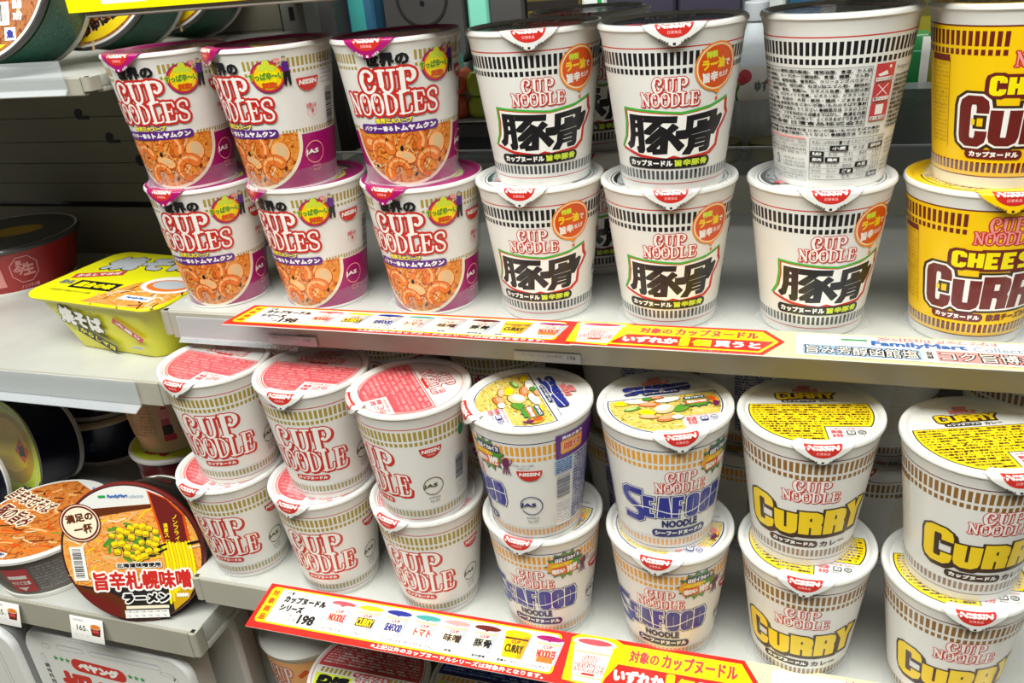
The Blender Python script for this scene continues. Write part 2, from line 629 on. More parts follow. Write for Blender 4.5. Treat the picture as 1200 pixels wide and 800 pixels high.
def nissin(A, cx, top, wd, ht, small=True):
    """red half-round maker's mark with white lettering"""
    pts = [(cx - wd / 2, top)] + [(cx - wd / 2 * math.cos(PI * k / 14) * (1 - .05 * math.sin(PI * k / 14)), top - ht * math.sin(PI * k / 14) ** .8) for k in range(1, 14)] + [(cx + wd / 2, top)]
    A.poly(pts, 'logo_red').up()
    A.text('NISSIN', cx - wd * .40, top - ht * .52, cx + wd * .40, top - ht * .14, 'white_ink', wd * .016, .12)
    if small:
        A.text('日清食品', cx - wd * .17, top - ht * .80, cx + wd * .17, top - ht * .62, 'rose_ink', .08)
    return A.up()


def jas(A, cx, cy, r, ink):
    A.ring(cx, cy, r, r, .75, ink, 48, -150, 200)
    A.text('JAS', cx - r * 1.0, cy - r * .22, cx + r * .42, cy + r * .30, ink, .3, .1)
    A.text('即席食品', cx - r * .55, cy - r * 1.45, cx + r * .6, cy - r * 1.2, 'grey_ink')
    A.text('No.209', cx - r * .45, cy - r * 1.85, cx + r * .5, cy - r * 1.58, 'grey_ink')
    return A.up()


def stripes(A, u0, u1, v0, v1, ink, per=128.8 / 36, frac=.62):
    k0 = math.ceil(u0 / per - .01)
    for k in range(k0, math.floor((u1 - per * frac) / per) + 1):
        A.rect(k * per, v0, k * per + per * frac, v1, ink)
    return A


def belts(A, ink, line, vl=93., a0=-128.8, a1=128.8, lo=(10., 16.), lline=7.2, hi=(82.6, 90.4), mid=(77.4, 80.6)):
    if line:
        A.rect(-128.8, vl - .35, 128.8, vl + .35, line)
        A.rect(-128.8, lline - .3, 128.8, lline + .3, line)
    stripes(A, a0, a1, *hi, ink)
    stripes(A, a0, a1, *mid, ink)
    stripes(A, -128.8, 128.8, *lo, ink, frac=.6)
    return A


def barcode(A, x0, y0, x1, y1, ink, across=True, seed=3):
    rnd = random.Random(seed)
    p = 0
    L = (y1 - y0) if across else (x1 - x0)
    while p < L:
        t = rnd.choice((.5, .8, 1.2)) * L / 34
        if across:
            A.rect(x0, y0 + p, x1, min(y0 + p + t, y1), ink)
        else:
            A.rect(x0 + p, y0, min(x0 + p + t, x1), y1, ink)
        p += t + rnd.choice((.5, .8, 1.1)) * L / 34
    return A


LINES = ['油揚げめん(小麦粉(国内製造)、植物油脂、食塩、たん白', '加水分解物)、スープ(ポーク調味料、食塩、糖類、でん粉、', 'チキン調味料、植物油脂、香辛料)、クリーミングパウダー、',
         'かやく(味付豚肉、味付卵、ねぎ)/加工でん粉、調味料', '(アミノ酸等)、香料、炭酸Ca、カラメル色素、酸化防止剤', '(ビタミンE)、カロチノイド色素、ビタミンB2、ビタミンB1、',
         '(一部に小麦・乳成分・大豆・豚肉・鶏肉・ごまを含む)', '●内容量 80g ●保存方法 においが強いもののそばや直射', '日光を避け常温で保存してください ●調理方法 フタの上の',
         '小袋をはずし、フタを矢印から点線まではがし、熱湯を内側', 'の線まで注ぎ、フタをして3分待って、よくかきまぜてできあがり', '●製造者 日清食品株式会社']


def small_print(A, x0, y0, x1, y1, rows, ink, start=0, bold=False):
    h = (y1 - y0) / rows
    for k in range(rows):
        s = LINES[(start + k) % len(LINES)]
        A.text(s, x0, y1 - (k + .9) * h, x1, y1 - (k + .1) * h, ink, .09 if bold else 0.)
    return A


# ---------------------------------------------------------------- label artwork of the seven kinds
def label_plain():
    A = Art()
    belts(A, 'gold_ink', 'logo_red', lo=(8.6, 14.2), lline=5.6)
    A.up()
    logo(A, 0, D(72), D(97), 29.5, 51.5, 74, 1.05, 'white_ink', 'logo_red', over=.8, slant=-.02, shade=1.4)
    for x, c in ((-D(8), 48), (D(6), 46), (D(12), 68)):                        # red shading inside stems
        A.stroke([(x, c - 7), (x + .4, c + 7)], 1.0, 'logo_red')
    A.rrect(-D(23), 20.6, D(23), 26.2, 2.8, 'logo_red').up()
    A.text('カップヌードル', -D(20), 21.7, D(20), 25.2, 'white_ink', .22)
    nissin(A, D(75), 74, 17, 9.5)
    jas(A, D(74), 37, 8.6, 'olive_dark')
    barcode(A, D(104), 34, D(118), 56, 'steel_blue')
    A.oval(D(113), 78, 3, 5, 'sticker_teal')
    small_print(A, D(105), 17, D(122), 31, 6, 'grey_ink')
    return A


PORK = [  # the two big characters, drawn as heavy polygons on a 535 x 245 field
    [(290, 68), (366, 72), (362, 100), (318, 98), (312, 190), (296, 250), (270, 268), (252, 244), (274, 224), (284, 186)],
    [(334, 96), (364, 96), (364, 270), (350, 288), (326, 286), (318, 256), (332, 250)],
    [(312, 118), (340, 118), (340, 140), (310, 140)], [(306, 168), (338, 168), (338, 190), (303, 190)],
    [(372, 72), (536, 78), (532, 112), (370, 106)],
    [(432, 100), (468, 106), (398, 178), (372, 174), (370, 160)],
    [(452, 140), (472, 168), (400, 230), (374, 232), (372, 214)],
    [(450, 128), (486, 150), (492, 190), (484, 288), (412, 292), (404, 262), (450, 262), (456, 196)],
    [(462, 188), (462, 214), (412, 276), (380, 280), (376, 262)],
    [(516, 118), (542, 140), (496, 182), (478, 166)],
    [(486, 160), (506, 168), (574, 246), (546, 276), (496, 206)],
    [(586, 82), (746, 62), (738, 92), (616, 106), (612, 170), (582, 170)], [(708, 72), (748, 62), (740, 160), (706, 164)],
    [(640, 114), (690, 110), (688, 132), (664, 134), (662, 162), (638, 164)],
    [(534, 160), (612, 156), (776, 92), (786, 104), (772, 150), (740, 200), (716, 196), (720, 170), (606, 184), (584, 206), (530, 206)],
    [(598, 192), (720, 178), (716, 202), (630, 212), (624, 262), (604, 298), (566, 296), (594, 250)],
    [(690, 186), (720, 182), (716, 268), (702, 288), (660, 290), (656, 268), (688, 262)],
    [(622, 220), (694, 212), (694, 228), (622, 236)], [(618, 246), (692, 238), (692, 254), (616, 262)]]


def label_pork():
    A = Art()
    A.rect(-128.8, 92.65, 128.8, 93.35, 'logo_red').rect(-76, 6.9, 66, 7.5, 'logo_red')
    stripes(A, -128.8, 128.8, 82.6, 90.4, 'black_ink')
    stripes(A, -128.8, 128.8, 77.4, 80.6, 'black_ink')
    stripes(A, -76, 66, 10, 16, 'black_ink', frac=.6)
    A.up()
    K = lambda x, y: (-33 + (x - 255) * .1327, 54.5 - (y - 50) * .113)
    frame = [(268, 40), (420, 52), (560, 66), (700, 44), (800, 8), (806, 66), (822, 92), (796, 140), (768, 180), (760, 262), (716, 300), (560, 318), (520, 304), (480, 320), (330, 300), (214, 262), (252, 200), (268, 120)]
    def grow(P, k, dx=0, dy=0):
        return [(510 + (x - 510) * (1 + k) + dx, 180 + (y - 180) * (1 + k * 1.6) + dy) for x, y in P]
    A.poly([K(x, y) for x, y in grow(frame, .045, -4, -3)], 'green_ink').up()
    A.poly([K(x, y) for x, y in grow(frame, .03, 5, 8)], 'logo_red').up()
    A.poly([K(x, y) for x, y in grow(frame, -.028, 0, 2)], 'white_ink').up()
    for P in PORK:
        for dx, dy in ((0, 0), (.4, .22), (-.4, .22), (.4, -.3), (-.4, -.3)):
            A.poly([(K(x, y)[0] + dx, K(x, y)[1] + dy) for x, y in P], 'black_ink')
    logo(A.up(), 0, D(31), D(51), 57.6, 66.4, 75.6, .5, 'white_ink', 'logo_red', over=.3, shade=.5)
    A.rrect(-D(48), 17.6, D(41), 24.4, 3.2, 'black_ink').up()
    A.text('カップヌードル', -D(44), 18.9, D(2), 23.2, 'white_ink', .28)
    A.text('旨辛豚骨', D(4), 18.8, D(38), 23.4, 'lime_ink', .25)
    # round badge over the belts
    x, y = D(40), 79.5
    A.oval(x, y, 14.6, 14.8, 'badge_ring').up()
    A.poly([(x - 4, y - 13), (x + 2, y - 17), (x + 5, y - 13)], 'badge_ring')
    A.oval(x + 1.6, y - 19.5, .9, 1.2, 'badge_orange')
    A.ring(x, y, 13.4, 13.6, .7, 'cream_ink')
    A.oval(x, y, 12.2, 12.4, 'badge_orange').up()
    A.text('特製', x - 8, y + 5.2, x - .5, y + 9.6, 'lime_ink', .25, 0, 4)
    A.text('ラー油', x - 10.2, y - 1.6, x + 5.4, y + 5.2, 'yellow_ink', .38, 0, 4)
    A.text('で', x + 6, y - .4, x + 9.6, y + 3.6, 'white_ink', .15)
    A.text('旨辛', x - 9.4, y - 9.2, x + 1.2, y - 2.8, 'white_ink', .36, 0, 5)
    A.text('仕上げ', x + 1.8, y - 6.6, x + 9, y - 3.2, 'white_ink', .12, 0, 5)
    jas(A.up(), D(88), 34, 8, 'black_ink')
    A.text('NISSIN', D(80), 62, D(96), 66, 'logo_red', .3)
    # the back: lists of contents, warnings and a chart
    b = D(180)
    def X(d):
        return b + D(d)
    def box(x0, y0, x1, y1, ink, t=.3):
        A.rect(x0, y0, x1, y0 + t, ink); A.rect(x0, y1 - t, x1, y1, ink); A.rect(x0, y0, x0 + t, y1, ink); A.rect(x1 - t, y0, x1, y1, ink)
    box(X(-86), 40, X(17), 75.5, 'black_ink')
    small_print(A, X(-84), 41, X(16), 74.6, 12, 'black_ink', 0, True)
    for y0, s in ((65.2, 'やけどに注意'), (53.6, '電子レンジ'), (42, '移り香注意')):
        A.rect(X(20), y0 + .2, X(38), y0 + 11, 'panel_red').up()
        A.rect(X(21), y0 + .8, X(37), y0 + 3., 'white_ink').up()
        A.text(s, X(21.5), y0 + 1., X(36.5), y0 + 2.8, 'black_ink')
        A.L -= 2
    A.up()
    A.poly([(X(22), 70), (X(30), 72), (X(32), 69.5), (X(24), 68.8)], 'white_ink').oval(X(33), 74, .8, 1, 'white_ink')
    A.stroke([(X(24), 57.6), (X(34), 63.8)], .5, 'white_ink').stroke([(X(34), 57.6), (X(24), 63.8)], .5, 'white_ink')
    A.rect(X(25), 46, X(33), 52, 'white_ink')
    A.L -= 1
    A.text('https://', X(41), 71, X(60), 74, 'black_ink')
    small_print(A, X(41), 36, X(70), 69, 12, 'black_ink', 5, True)
    small_print(A, X(-84), 34.4, X(34), 39.2, 2, 'black_ink', 7, True)
    A.rect(X(-84), 32.2, X(-34), 33.2, 'rose_ink')
    box(X(-30), 6.2, X(42), 32.8, 'black_ink')
    rows = [('本品には枠内が■で塗られたアレルギー物質', 0), ('が含まれています', 1)]
    A.text('本品には枠内が■で塗られたアレルギー物質', X(-28), 29.4, X(41), 31.8, 'black_ink')
    grid = [['', '小麦', 'そば', '卵'], ['乳成分', 'えび', 'かに', '落花生', 'くるみ'], ['豚肉', '鶏肉', '牛肉', 'いか', 'さけ'], ['さば', 'いくら', 'あわび', '大豆', 'やまいも'],
            ['まつたけ', 'オレンジ', 'ごま', 'りんご', 'キウイ'], ['バナナ', 'ゼラチン', 'もも', 'アーモンド', 'カシューナッツ']]
    dark = {'小麦', '卵', '乳成分', '豚肉', '鶏肉', '大豆', 'ごま', 'カシューナッツ'}
    A.text('が含まれています', X(-28), 25.6, X(-2), 27.8, 'black_ink')
    for r, row in enumerate(grid):
        y = 25. - r * 3.7
        A.rect(X(-30), y + 3.7 - .1, X(42), y + 3.7 + .1, 'grey_ink')
        cw = 72 / len(row)
        for c, s in enumerate(row):
            if not s:
                continue
            x0, x1 = X(-30 + c * cw + .6), X(-30 + (c + 1) * cw - .6)
            if s in dark:
                A.rect(x0, y + .2, x1, y + 3.5, 'black_ink').up()
                A.text(s, x0 + 1.6, y + .8, x1 - 1.6, y + 3., 'white_ink', .1)
                A.L -= 1
            else:
                A.text(s, x0 + 1.6, y + .8, x1 - 1.6, y + 3., 'black_ink')
    small_print(A, X(-82), 22, X(-33), 31.4, 4, 'black_ink', 9)
    A.ring(X(-70), 17, 1.8, 3.4, .6, 'black_ink')
    small_print(A, X(-62), 13, X(-34), 20, 3, 'black_ink', 2)
    box(X(-84), 5, X(-33), 11.6, 'black_ink', .2)
    small_print(A, X(-82), 5.6, X(-35), 11, 3, 'black_ink', 10)
    small_print(A, X(46), 8, X(72), 30, 8, 'black_ink', 1)
    return A


def label_tomyum():
    A = Art()
    for a0, a1 in ((-128.8, -D(26)), (D(24), 128.8)):
        stripes(A, a0, a1, 90.6, 97.0, 'gold_ink', 3.2, .56)
        stripes(A, a0, a1, 86.4, 88.6, 'gold_ink', 3.2, .56)
    for a0, a1 in ((-128.8, -D(46)), (D(50), 128.8)):
        stripes(A, a0, a1, 42.6, 46, 'gold_ink', 2.6, .5)
    A.rect(-128.8, 2.4, 128.8, 41.6, 'magenta_ink').up()
    rnd = random.Random(5)
    cx, cy, ra, rb = D(8), 37, D(63), 35.5
    def inside(pts, k=1.):
        return [p for p in pts if ((p[0] - cx) / ra) ** 2 + ((p[1] - cy) / rb) ** 2 <= k]
    bowl = [(cx + ra * math.cos(a), cy + rb * math.sin(a)) for a in [PI + PI * k / 48 for k in range(49)]]
    def cap(k):
        b = [(cx + ra * k * math.cos(PI + PI * q / 48), cy + rb * k * math.sin(PI + PI * q / 48)) for q in range(49)]
        return b + [(b[-1][0], 44), (b[0][0], 44)]
    A.poly(cap(1.), 'cream_ink').up()
    A.poly(cap(.93), 'tomyum_photo').up()
    for k in range(110):                                             # noodles, herbs and mushroom in the broth
        x, y = cx + rnd.uniform(-.85, .8) * ra, cy - rnd.uniform(.0, .86) * rb
        if ((x - cx) / ra) ** 2 + ((y - cy) / rb) ** 2 > .72:
            continue
        a = rnd.uniform(0, PI)
        l = rnd.uniform(2, 5)
        ink = rnd.choice(('shrimp_light', 'sand_ink', 'shrimp_ink', 'cream_ink', 'soup_dark', 'shrimp_dark', 'shrimp_light'))
        A.stroke(spl([(x - l * math.cos(a), y - l * math.sin(a)), (x + rnd.uniform(-1, 1), y + rnd.uniform(-1, 1)), (x + l * math.cos(a), y + l * math.sin(a))], 4),
                 rnd.uniform(.5, 1.1) if ink != 'soup_dark' else .5, ink)
    A.up()
    def shrimp(x, y, r, rot, flip=1):
        a0 = math.radians(rot)
        p = [(x + r * math.cos(a0 + flip * t), y + r * math.sin(a0 + flip * t)) for t in [k * .32 for k in range(13)]]
        wds = [r * (1.05 - .05 * k) for k in range(13)]
        A.stroke(p, [q * 1.12 for q in wds], 'shrimp_dark').up()
        A.stroke(p, wds, 'shrimp_ink').up()
        A.stroke([(x + (r * 1.12) * math.cos(a0 + flip * t), y + (r * 1.12) * math.sin(a0 + flip * t)) for t in [k * .32 for k in range(11)]], [r * (.30 - .016 * k) for k in range(11)], 'shrimp_light')
        A.up()
        for k in range(2, 12, 2):
            t = k * .32
            A.stroke([(x + r * .62 * math.cos(a0 + flip * t), y + r * .62 * math.sin(a0 + flip * t)), (x + r * 1.4 * math.cos(a0 + flip * (t + .12)), y + r * 1.4 * math.sin(a0 + flip * (t + .12)))], .45, 'shrimp_dark')
        A.L -= 2
    A.oval(cx + 26, 30, 8, 8.5, 'shrimp_dark', rot=20).oval(cx - 1, 23, 9, 5.2, 'shrimp_dark', rot=-20).oval(cx - 32, 33, 8, 6, 'shrimp_dark')
    A.up().oval(cx + 26, 30.6, 7.2, 7.8, 'shrimp_light', rot=20).oval(cx - 1, 23.6, 8.2, 4.4, 'shrimp_light', rot=-20).oval(cx - 32, 33.6, 7.2, 5.2, 'shrimp_ink')
    A.up().oval(cx + 27, 32, 4, 5, 'sand_ink', rot=20).oval(cx, 24.2, 4.5, 1.8, 'sand_ink', rot=-20).oval(cx - 31, 34.6, 4, 2.4, 'shrimp_light')
    shrimp(cx + 6, 35, 7.6, -30, 1)
    shrimp(cx - 20, 27, 8.2, 20, 1)
    shrimp(cx + 18, 17, 8.4, 40, 1)
    shrimp(cx - 8, 12.5, 8., 200, -1)
    for x, y in ((-14, 37), (-3, 30), (13, 28), (-28, 17), (6, 10), (28, 18)):
        A.oval(cx + x, y, rnd.uniform(1, 2.6), rnd.uniform(.8, 1.5), rnd.choice(('black_ink', 'olive_dark', 'soup_dark')), rot=rnd.uniform(0, 90), n=12)
    A.rect(-128.8, 0.6, 128.8, 2.4, 'white_ink')
    # lettering
    A.up(2)
    A.rrect(-D(41), 41.6, D(47), 48.2, 3, 'purple_ink').up()
    A.text('パクチー香る', -D(37), 43, -D(2), 46.8, 'white_ink', .2)
    A.text('トムヤムクン', D(0), 42.8, D(44), 47.2, 'white_ink', .38)
    A.text('世界三大スープ', -D(21), 47.9, D(20), 53.1, 'purple_ink', .7).up()
    A.text('世界三大スープ', -D(20), 48.5, D(19), 52.5, 'bright_yellow', .25)
    logo(A, 0, D(58), D(97), 54.2, 70.4, 86.4, 1.7, 'white_ink', 'logo_red', over=.6, n2='NOODLES', x_off=0)
    A.text('世界の', -D(18), 88, D(22), 97.4, 'black_ink', .6)
    x, y = D(48), 85.5
    A.oval(x, y, 11.4, 11.2, 'magenta_ink').up()
    A.oval(x, y, 10.2, 10, 'badge_orange').up()
    A.oval(x, y, 9, 8.8, 'yellow_ink').up()
    A.oval(x, y, 6.4, 6.2, 'bright_yellow').up().oval(x, y + 9, 2.4, 2.8, 'lime_ink').oval(x - 3, y + 6.6, 2.8, 2.4, 'lime_ink').oval(x + 2.8, y + 6, 3, 2.2, 'lime_ink').up()
    A.text('すっぱ辛〜い', x - 13, y - 2.6, x + 10.5, y + 3.6, 'bright_yellow', .6).up()
    A.text('すっぱ辛〜い', x - 12.6, y - 2.2, x + 10.1, y + 3.2, 'leaf_ink', .26)
    A.text('刺激!', x - 5, y - 8, x + 5, y - 3.4, 'badge_orange', .35)
    # tiny printed figure in a purple shirt beside the badge
    fx = x + 11.6
    A.oval(fx, y + 11.2, 1.2, 1.5, 'sand_ink', 14).oval(fx, y + 12.3, 1.3, .8, 'black_ink', 12)
    A.poly([(fx - 2.2, y + 9.4), (fx + 2.4, y + 9.4), (fx + 2.8, y + 2.6), (fx - 1.6, y + 2.6)], 'purple_ink')
    A.poly([(fx - 1.6, y + 2.6), (fx + 2.8, y + 2.6), (fx + 3, y - 7), (fx + 1.4, y - 7), (fx + .6, y - .5), (fx - .2, y - 7), (fx - 1.8, y - 7)], 'black_ink')
    A.stroke([(fx - 2, y + 8.6), (fx - 5, y + 6.4), (fx - 4, y + 9.6)], .9, 'sand_ink')
    A.rrect(fx - 6.4, y + 9.2, fx - 2.8, y + 12.2, .4, 'rose_ink')
    nissin(A, D(85), 82, 17.5, 9.6, False)
    A.text('お湯を入れ', D(80), 60, D(92), 63.5, 'panel_red', .12)
    A.ring(D(86), 57.5, 4.2, 4, .35, 'rose_ink').text('3', D(85), 56, D(88), 59, 'panel_red', .3)
    A.ring(D(84), 27, 8.6, 8.6, .8, 'rose_ink', 48, -150, 205)
    A.text('JAS', D(84) - 8.8, 25, D(84) + 3.4, 29.6, 'white_ink', .3)
    A.text('即席食品', D(79), 15.5, D(90), 17.4, 'rose_ink')
    A.text('No.209', D(80), 12.6, D(90), 14.6, 'rose_ink')
    barcode(A, D(106), 44, D(118), 72, 'black_ink')
    small_print(A, D(100), 75, D(120), 95, 7, 'purple_ink')
    return A


def label_seafood():
    A = Art()
    belts(A, 'orange_ink', 'navy_ink', lo=(7.4, 13), lline=4.6)
    A.up()
    logo(A, 0, D(31), D(50), 56.2, 65.4, 75, .5, 'white_ink', 'logo_red', over=.3, shade=.5)
    wS = D(24)
    boxes = [(-D(62), 27, -D(37), 57)] + [(-D(38) + k * D(15), 33, -D(38) + (k + 1) * D(15) - 1.0, 52 + k * .5) for k in range(6)]
    word = 'SEAFOOD'
    block(A, 'S', boxes[:1], 5.2, 'navy_ink', False, 1.25, kx=1.0)
    block(A, word[1:], boxes[1:], 3.4, 'navy_ink', False, 1.25)
    A.up()
    block(A, 'S', boxes[:1], 5.2, 'white_ink', False, .65, kx=1.0)
    block(A, word[1:], boxes[1:], 3.4, 'white_ink', False, .65)
    A.up()
    block(A, 'S', boxes[:1], 5.2, 'blue_ink', False, .12, kx=1.0)
    block(A, word[1:], boxes[1:], 3.4, 'blue_ink', False, .12)
    A.up()
    A.stroke(spl([(-D(58), 38), (-D(34), 42), (-D(6), 37.5), (D(14), 38.5), (D(34), 44.5), (D(52), 45)], 8), .8, 'white_ink')
    A.text('NOODLE', -D(19), 24.6, D(21), 31.4, 'navy_ink', .45)
    A.rrect(-D(30), 15.6, D(33), 22.8, 3.4, 'navy_ink').up()
    A.text('シーフードヌードル', -D(27), 17.2, D(30), 21.4, 'white_ink', .3)
    # burst badge
    x, y = D(38), 79.5
    A.poly(star(x, y, 15.5, 15, 13, .72, .2), 'navy_ink').up()
    A.poly(star(x, y, 14.6, 14.1, 13, .72, .2), 'leaf_ink').up()
    A.oval(x - 5, y - 1, 9, 7, 'orange_ink').up()
    A.rrect(x - 9, y + 3.4, x + 12, y + 9.6, 2, 'navy_ink').up()
    A.rrect(x - 11, y - 9, x + 10, y - 1.4, 2, 'badge_orange').up()
    A.text('ほぼイカ&イカ', x - 8, y + 4.2, x + 11, y + 8.8, 'white_ink', .2, 0, 4)
    A.text('2種の旨み', x - 11, y - .6, x + 6, y + 2.8, 'yellow_ink', .25, 0, 4)
    A.text('味わい', x - 10.4, y - 8.2, x - .5, y - 2.2, 'white_ink', .45, 0, 4)
    A.text('W!!', x + .4, y - 8.6, x + 9, y - .8, 'white_ink', .5, .2, 4)
    A.up()
    sx, sy = D(59), 74                                                  # a small purple squid
    A.oval(sx, sy + 2, 2.6, 4.6, 'squid_ink', rot=-15, n=20)
    for k in range(5):
        A.stroke(spl([(sx - 1.6 + k * .7, sy - 2), (sx - 3 + k * 1.2, sy - 6), (sx - 3.6 + k * 1.5, sy - 9 + (k % 2))], 4), .7, 'squid_ink')
    A.stroke([(sx + 2, sy), (sx + 4.6, sy + 3), (sx + 4, sy + 6)], .7, 'squid_ink')
    A.text('※ほぼイカはイカ風味', D(66), 73.6, D(86), 75.4, 'navy_ink')
    A.text('かまぼこです', D(70), 71, D(82), 72.8, 'navy_ink')
    nissin(A, D(81), 69.5, 18, 9, False)
    jas(A, D(80), 37, 8.8, 'navy_ink')
    # side panels
    A.rect(D(107), 76, D(160), 96.5, 'purple_ink').up()
    A.rrect(D(112), 79.5, D(138), 91, 1.5, 'orange_ink').up()
    A.text('ほぼイカ', D(114), 82, D(136), 89.5, 'white_ink', .9).up()
    A.text('ほぼイカ', D(114.6), 82.4, D(135.4), 89.1, 'badge_orange', .45)
    A.text('貝柱の旨み', D(113), 91.8, D(138), 94.6, 'white_ink', .15)
    A.rect(D(106), 62.6, D(126), 75.2, 'sky_ink').up()
    small_print(A, D(107), 63.2, D(125), 74.6, 6, 'navy_ink', 4, True)
    small_print(A, D(128), 16, D(160), 75, 22, 'blue_ink', 2, True)
    barcode(A, D(108), 40, D(124), 60, 'steel_blue')
    A.rect(D(106), 14, D(126), 26, 'white_ink')
    small_print(A, D(107), 16, D(125), 36, 8, 'blue_ink', 3)
    small_print(A, -D(125), 18, -D(85), 75, 22, 'blue_ink', 6, True)
    return A


def label_curry():
    A = Art()
    belts(A, 'brown_ink', 'maroon_ink', vl=93.6, hi=(83, 91.2), mid=(77.6, 81))
    A.up()
    logo(A, 0, D(34), D(52), 58.6, 67.4, 77.2, .5, 'white_ink', 'logo_red', over=.3, shade=.5)
    boxes = [(-D(62), 27.5, -D(35), 57), (-D(34), 29, -D(11), 50), (-D(9.5), 28.6, D(13), 50.4), (D(14.5), 28.8, D(37), 52), (D(36), 29.6, D(61), 56)]
    block(A, 'CURRY', boxes, 5.4, 'dark_brown', True, 1.5, 1.3, -1.8)
    block(A, 'CURRY', boxes, 5.4, 'dark_brown', True, 1.3)
    A.up()
    block(A, 'CURRY', boxes, 5.4, 'yellow_ink', True)
    A.rrect(-D(40), 18.6, D(11), 24.8, 2.9, 'dark_brown').up()
    A.text('カップヌードル', -D(36), 19.9, D(8), 23.6, 'white_ink', .28)
    A.text('カレー', D(13), 19.2, D(42), 24.2, 'dark_brown', .25)
    small_print(A, -D(104), 30, -D(82), 76, 20, 'sand_ink', 3)
    A.rect(-D(104), 76.6, -D(82), 80, 'brown_ink')
    nissin(A, D(82), 72, 17, 9, False)
    jas(A, D(84), 38, 8.6, 'brown_ink')
    return A


def label_cheese():
    A = Art()
    A.rect(-128.8, 7.8, 128.8, 94.4, 'cheese_yellow').up()
    A.rect(-128.8, 94, 128.8, 94.9, 'maroon_ink')
    A.rect(-128.8, 7.6, 128.8, 8.3, 'maroon_ink')
    for a0, a1 in ((-128.8, -D(22)), (D(27), 128.8)):
        stripes(A, a0, a1, 83.6, 91.8, 'maroon_ink')
        stripes(A, a0, a1, 78.6, 81.8, 'maroon_ink')
    stripes(A, -128.8, 128.8, 10.6, 16.6, 'maroon_ink')
    A.up()
    logo(A, D(2), D(28), D(46), 72.5, 81, 90.5, .7, 'rose_ink', 'logo_red', over=.3)
    chz = [(-D(36) + k * D(13), 56.4, -D(36) + (k + 1) * D(13) - 1.0, 67.5) for k in range(6)]
    cur = [(-D(58), 26, -D(34), 56), (-D(33), 27, -D(9), 50), (-D(8), 26.5, D(16), 51), (D(17), 26.5, D(41), 52), (D(39), 27, D(62), 56)]
    block(A, 'CURRY', cur, 5.2, 'dark_brown', True, 2.7)
    block(A, 'CHEESE', chz, 2.5, 'maroon_ink', True, 1.9)
    A.up()
    block(A, 'CURRY', cur, 5.2, 'white_ink', True, 1.2)
    block(A, 'CHEESE', chz, 2.5, 'bright_yellow', True, .1)
    A.up()
    block(A, 'CURRY', cur, 5.2, 'maroon_ink', True)
    A.up().poly([(-D(47.5), 39), (-D(44.5), 39), (-D(44.5), 42), (-D(47.5), 43)], 'yellow_ink')
    A.rrect(-D(51), 18.8, -D(3), 24.6, 2.8, 'maroon_ink').up()
    A.text('カップヌードル', -D(47), 19.9, -D(6), 23.6, 'white_ink', .28)
    A.text('欧風チーズカレー', D(0), 19.2, D(56), 24.4, 'maroon_ink', .25)
    A.rect(-D(92), 74.4, -D(70), 78, 'maroon_ink')
    for xx in (-D(92), -D(70)):
        A.rect(xx, 24, xx + .3, 76, 'maroon_ink')
    small_print(A, -D(91), 26, -D(71), 73.6, 20, 'brown_ink', 1)
    return A


# ---------------------------------------------------------------- lids
RL = 41.2


def panel(y0, xn=6., yn=-20., R=40.3):
    """disc below y0 with a notch cut out at its lower right"""
    a0, a1 = math.atan2(y0, -math.sqrt(R * R - y0 * y0)), 0
    start = math.atan2(y0, -math.sqrt(R * R - y0 * y0)) % (2 * PI)
    b1 = (math.atan2(-math.sqrt(R * R - xn * xn), xn)) % (2 * PI)
    b2 = (math.atan2(yn, math.sqrt(R * R - yn * yn))) % (2 * PI)
    b3 = math.atan2(y0, math.sqrt(R * R - y0 * y0)) + 2 * PI
    arc = lambda p, q: [(R * math.cos(p + (q - p) * k / 20), R * math.sin(p + (q - p) * k / 20)) for k in range(21)]
    return arc(start, b1) + [(xn, yn)] + arc(b2, b3)


def lid_rows(A, y0, y1, n, ink, R=38.4, xn=6, yn=-20, start=0):
    h = (y1 - y0) / n
    for k in range(n):
        y = y1 - (k + 1) * h
        ym = min(abs(y), abs(y + h)) if y * (y + h) > 0 else 0
        yx = max(abs(y), abs(y + h))
        hw = math.sqrt(max(R * R - yx * yx, 1))
        x1 = hw if y > yn else xn - 1.5
        s = LINES[(start + k) % len(LINES)]
        frac = (x1 + hw) / 76
        A.text(s[:max(6, int(len(s) * frac))], -hw, y + h * .12, x1, y + h * .9, ink, .13)


def notch_text(A, ink, ink2, x0=8.5):
    A.text('お湯の目安量 300ml', x0, -23.6, x0 + 23, -21.4, ink)
    A.text('熱湯', x0, -28.2, x0 + 7, -24.6, ink, .15)
    A.text('3分', x0, -33.2, x0 + 7, -28.8, ink, .25)
    A.rrect(x0 + 9.5, -29.6, x0 + 15, -25, .8, ink2).up().rrect(x0 + 10.2, -28.9, x0 + 14.3, -25.7, .5, 'lid_paper').up()
    A.text('プ', x0 + 11, -28.4, x0 + 13.6, -26.2, ink2, .1)
    A.ring(x0 + 19, -27.2, 2.6, 2.3, .6, ink2)
    A.text('紙', x0 + 17.8, -28.3, x0 + 20.2, -26.2, ink2)
    A.text('開封後はなるべく早く', x0 + 9, -32, x0 + 21, -30.6, ink2)


def lid_plain():
    A = Art()
    A.ring(0, 0, 41.4, 41.4, .5, 'logo_red')
    A.poly(panel(10), 'logo_red').up()
    A.poly(panel(9.2, 6.6, -20.7, 39.5), 'lid_paper').up()
    A.poly(panel(8.4, 5.8, -19.9, 38.9), 'pink_red').up()
    lid_rows(A, -36, 8, 11, 'rose_ink', 37.8)
    logo(A, 0, 25, 42, 13.2, 22.5, 34, .75, 'lid_paper', 'logo_red', over=.2)
    A.rrect(-9, 10.9, 9, 13.2, 1, 'logo_red')
    notch_text(A, 'pink_red', 'pink_red')
    return A


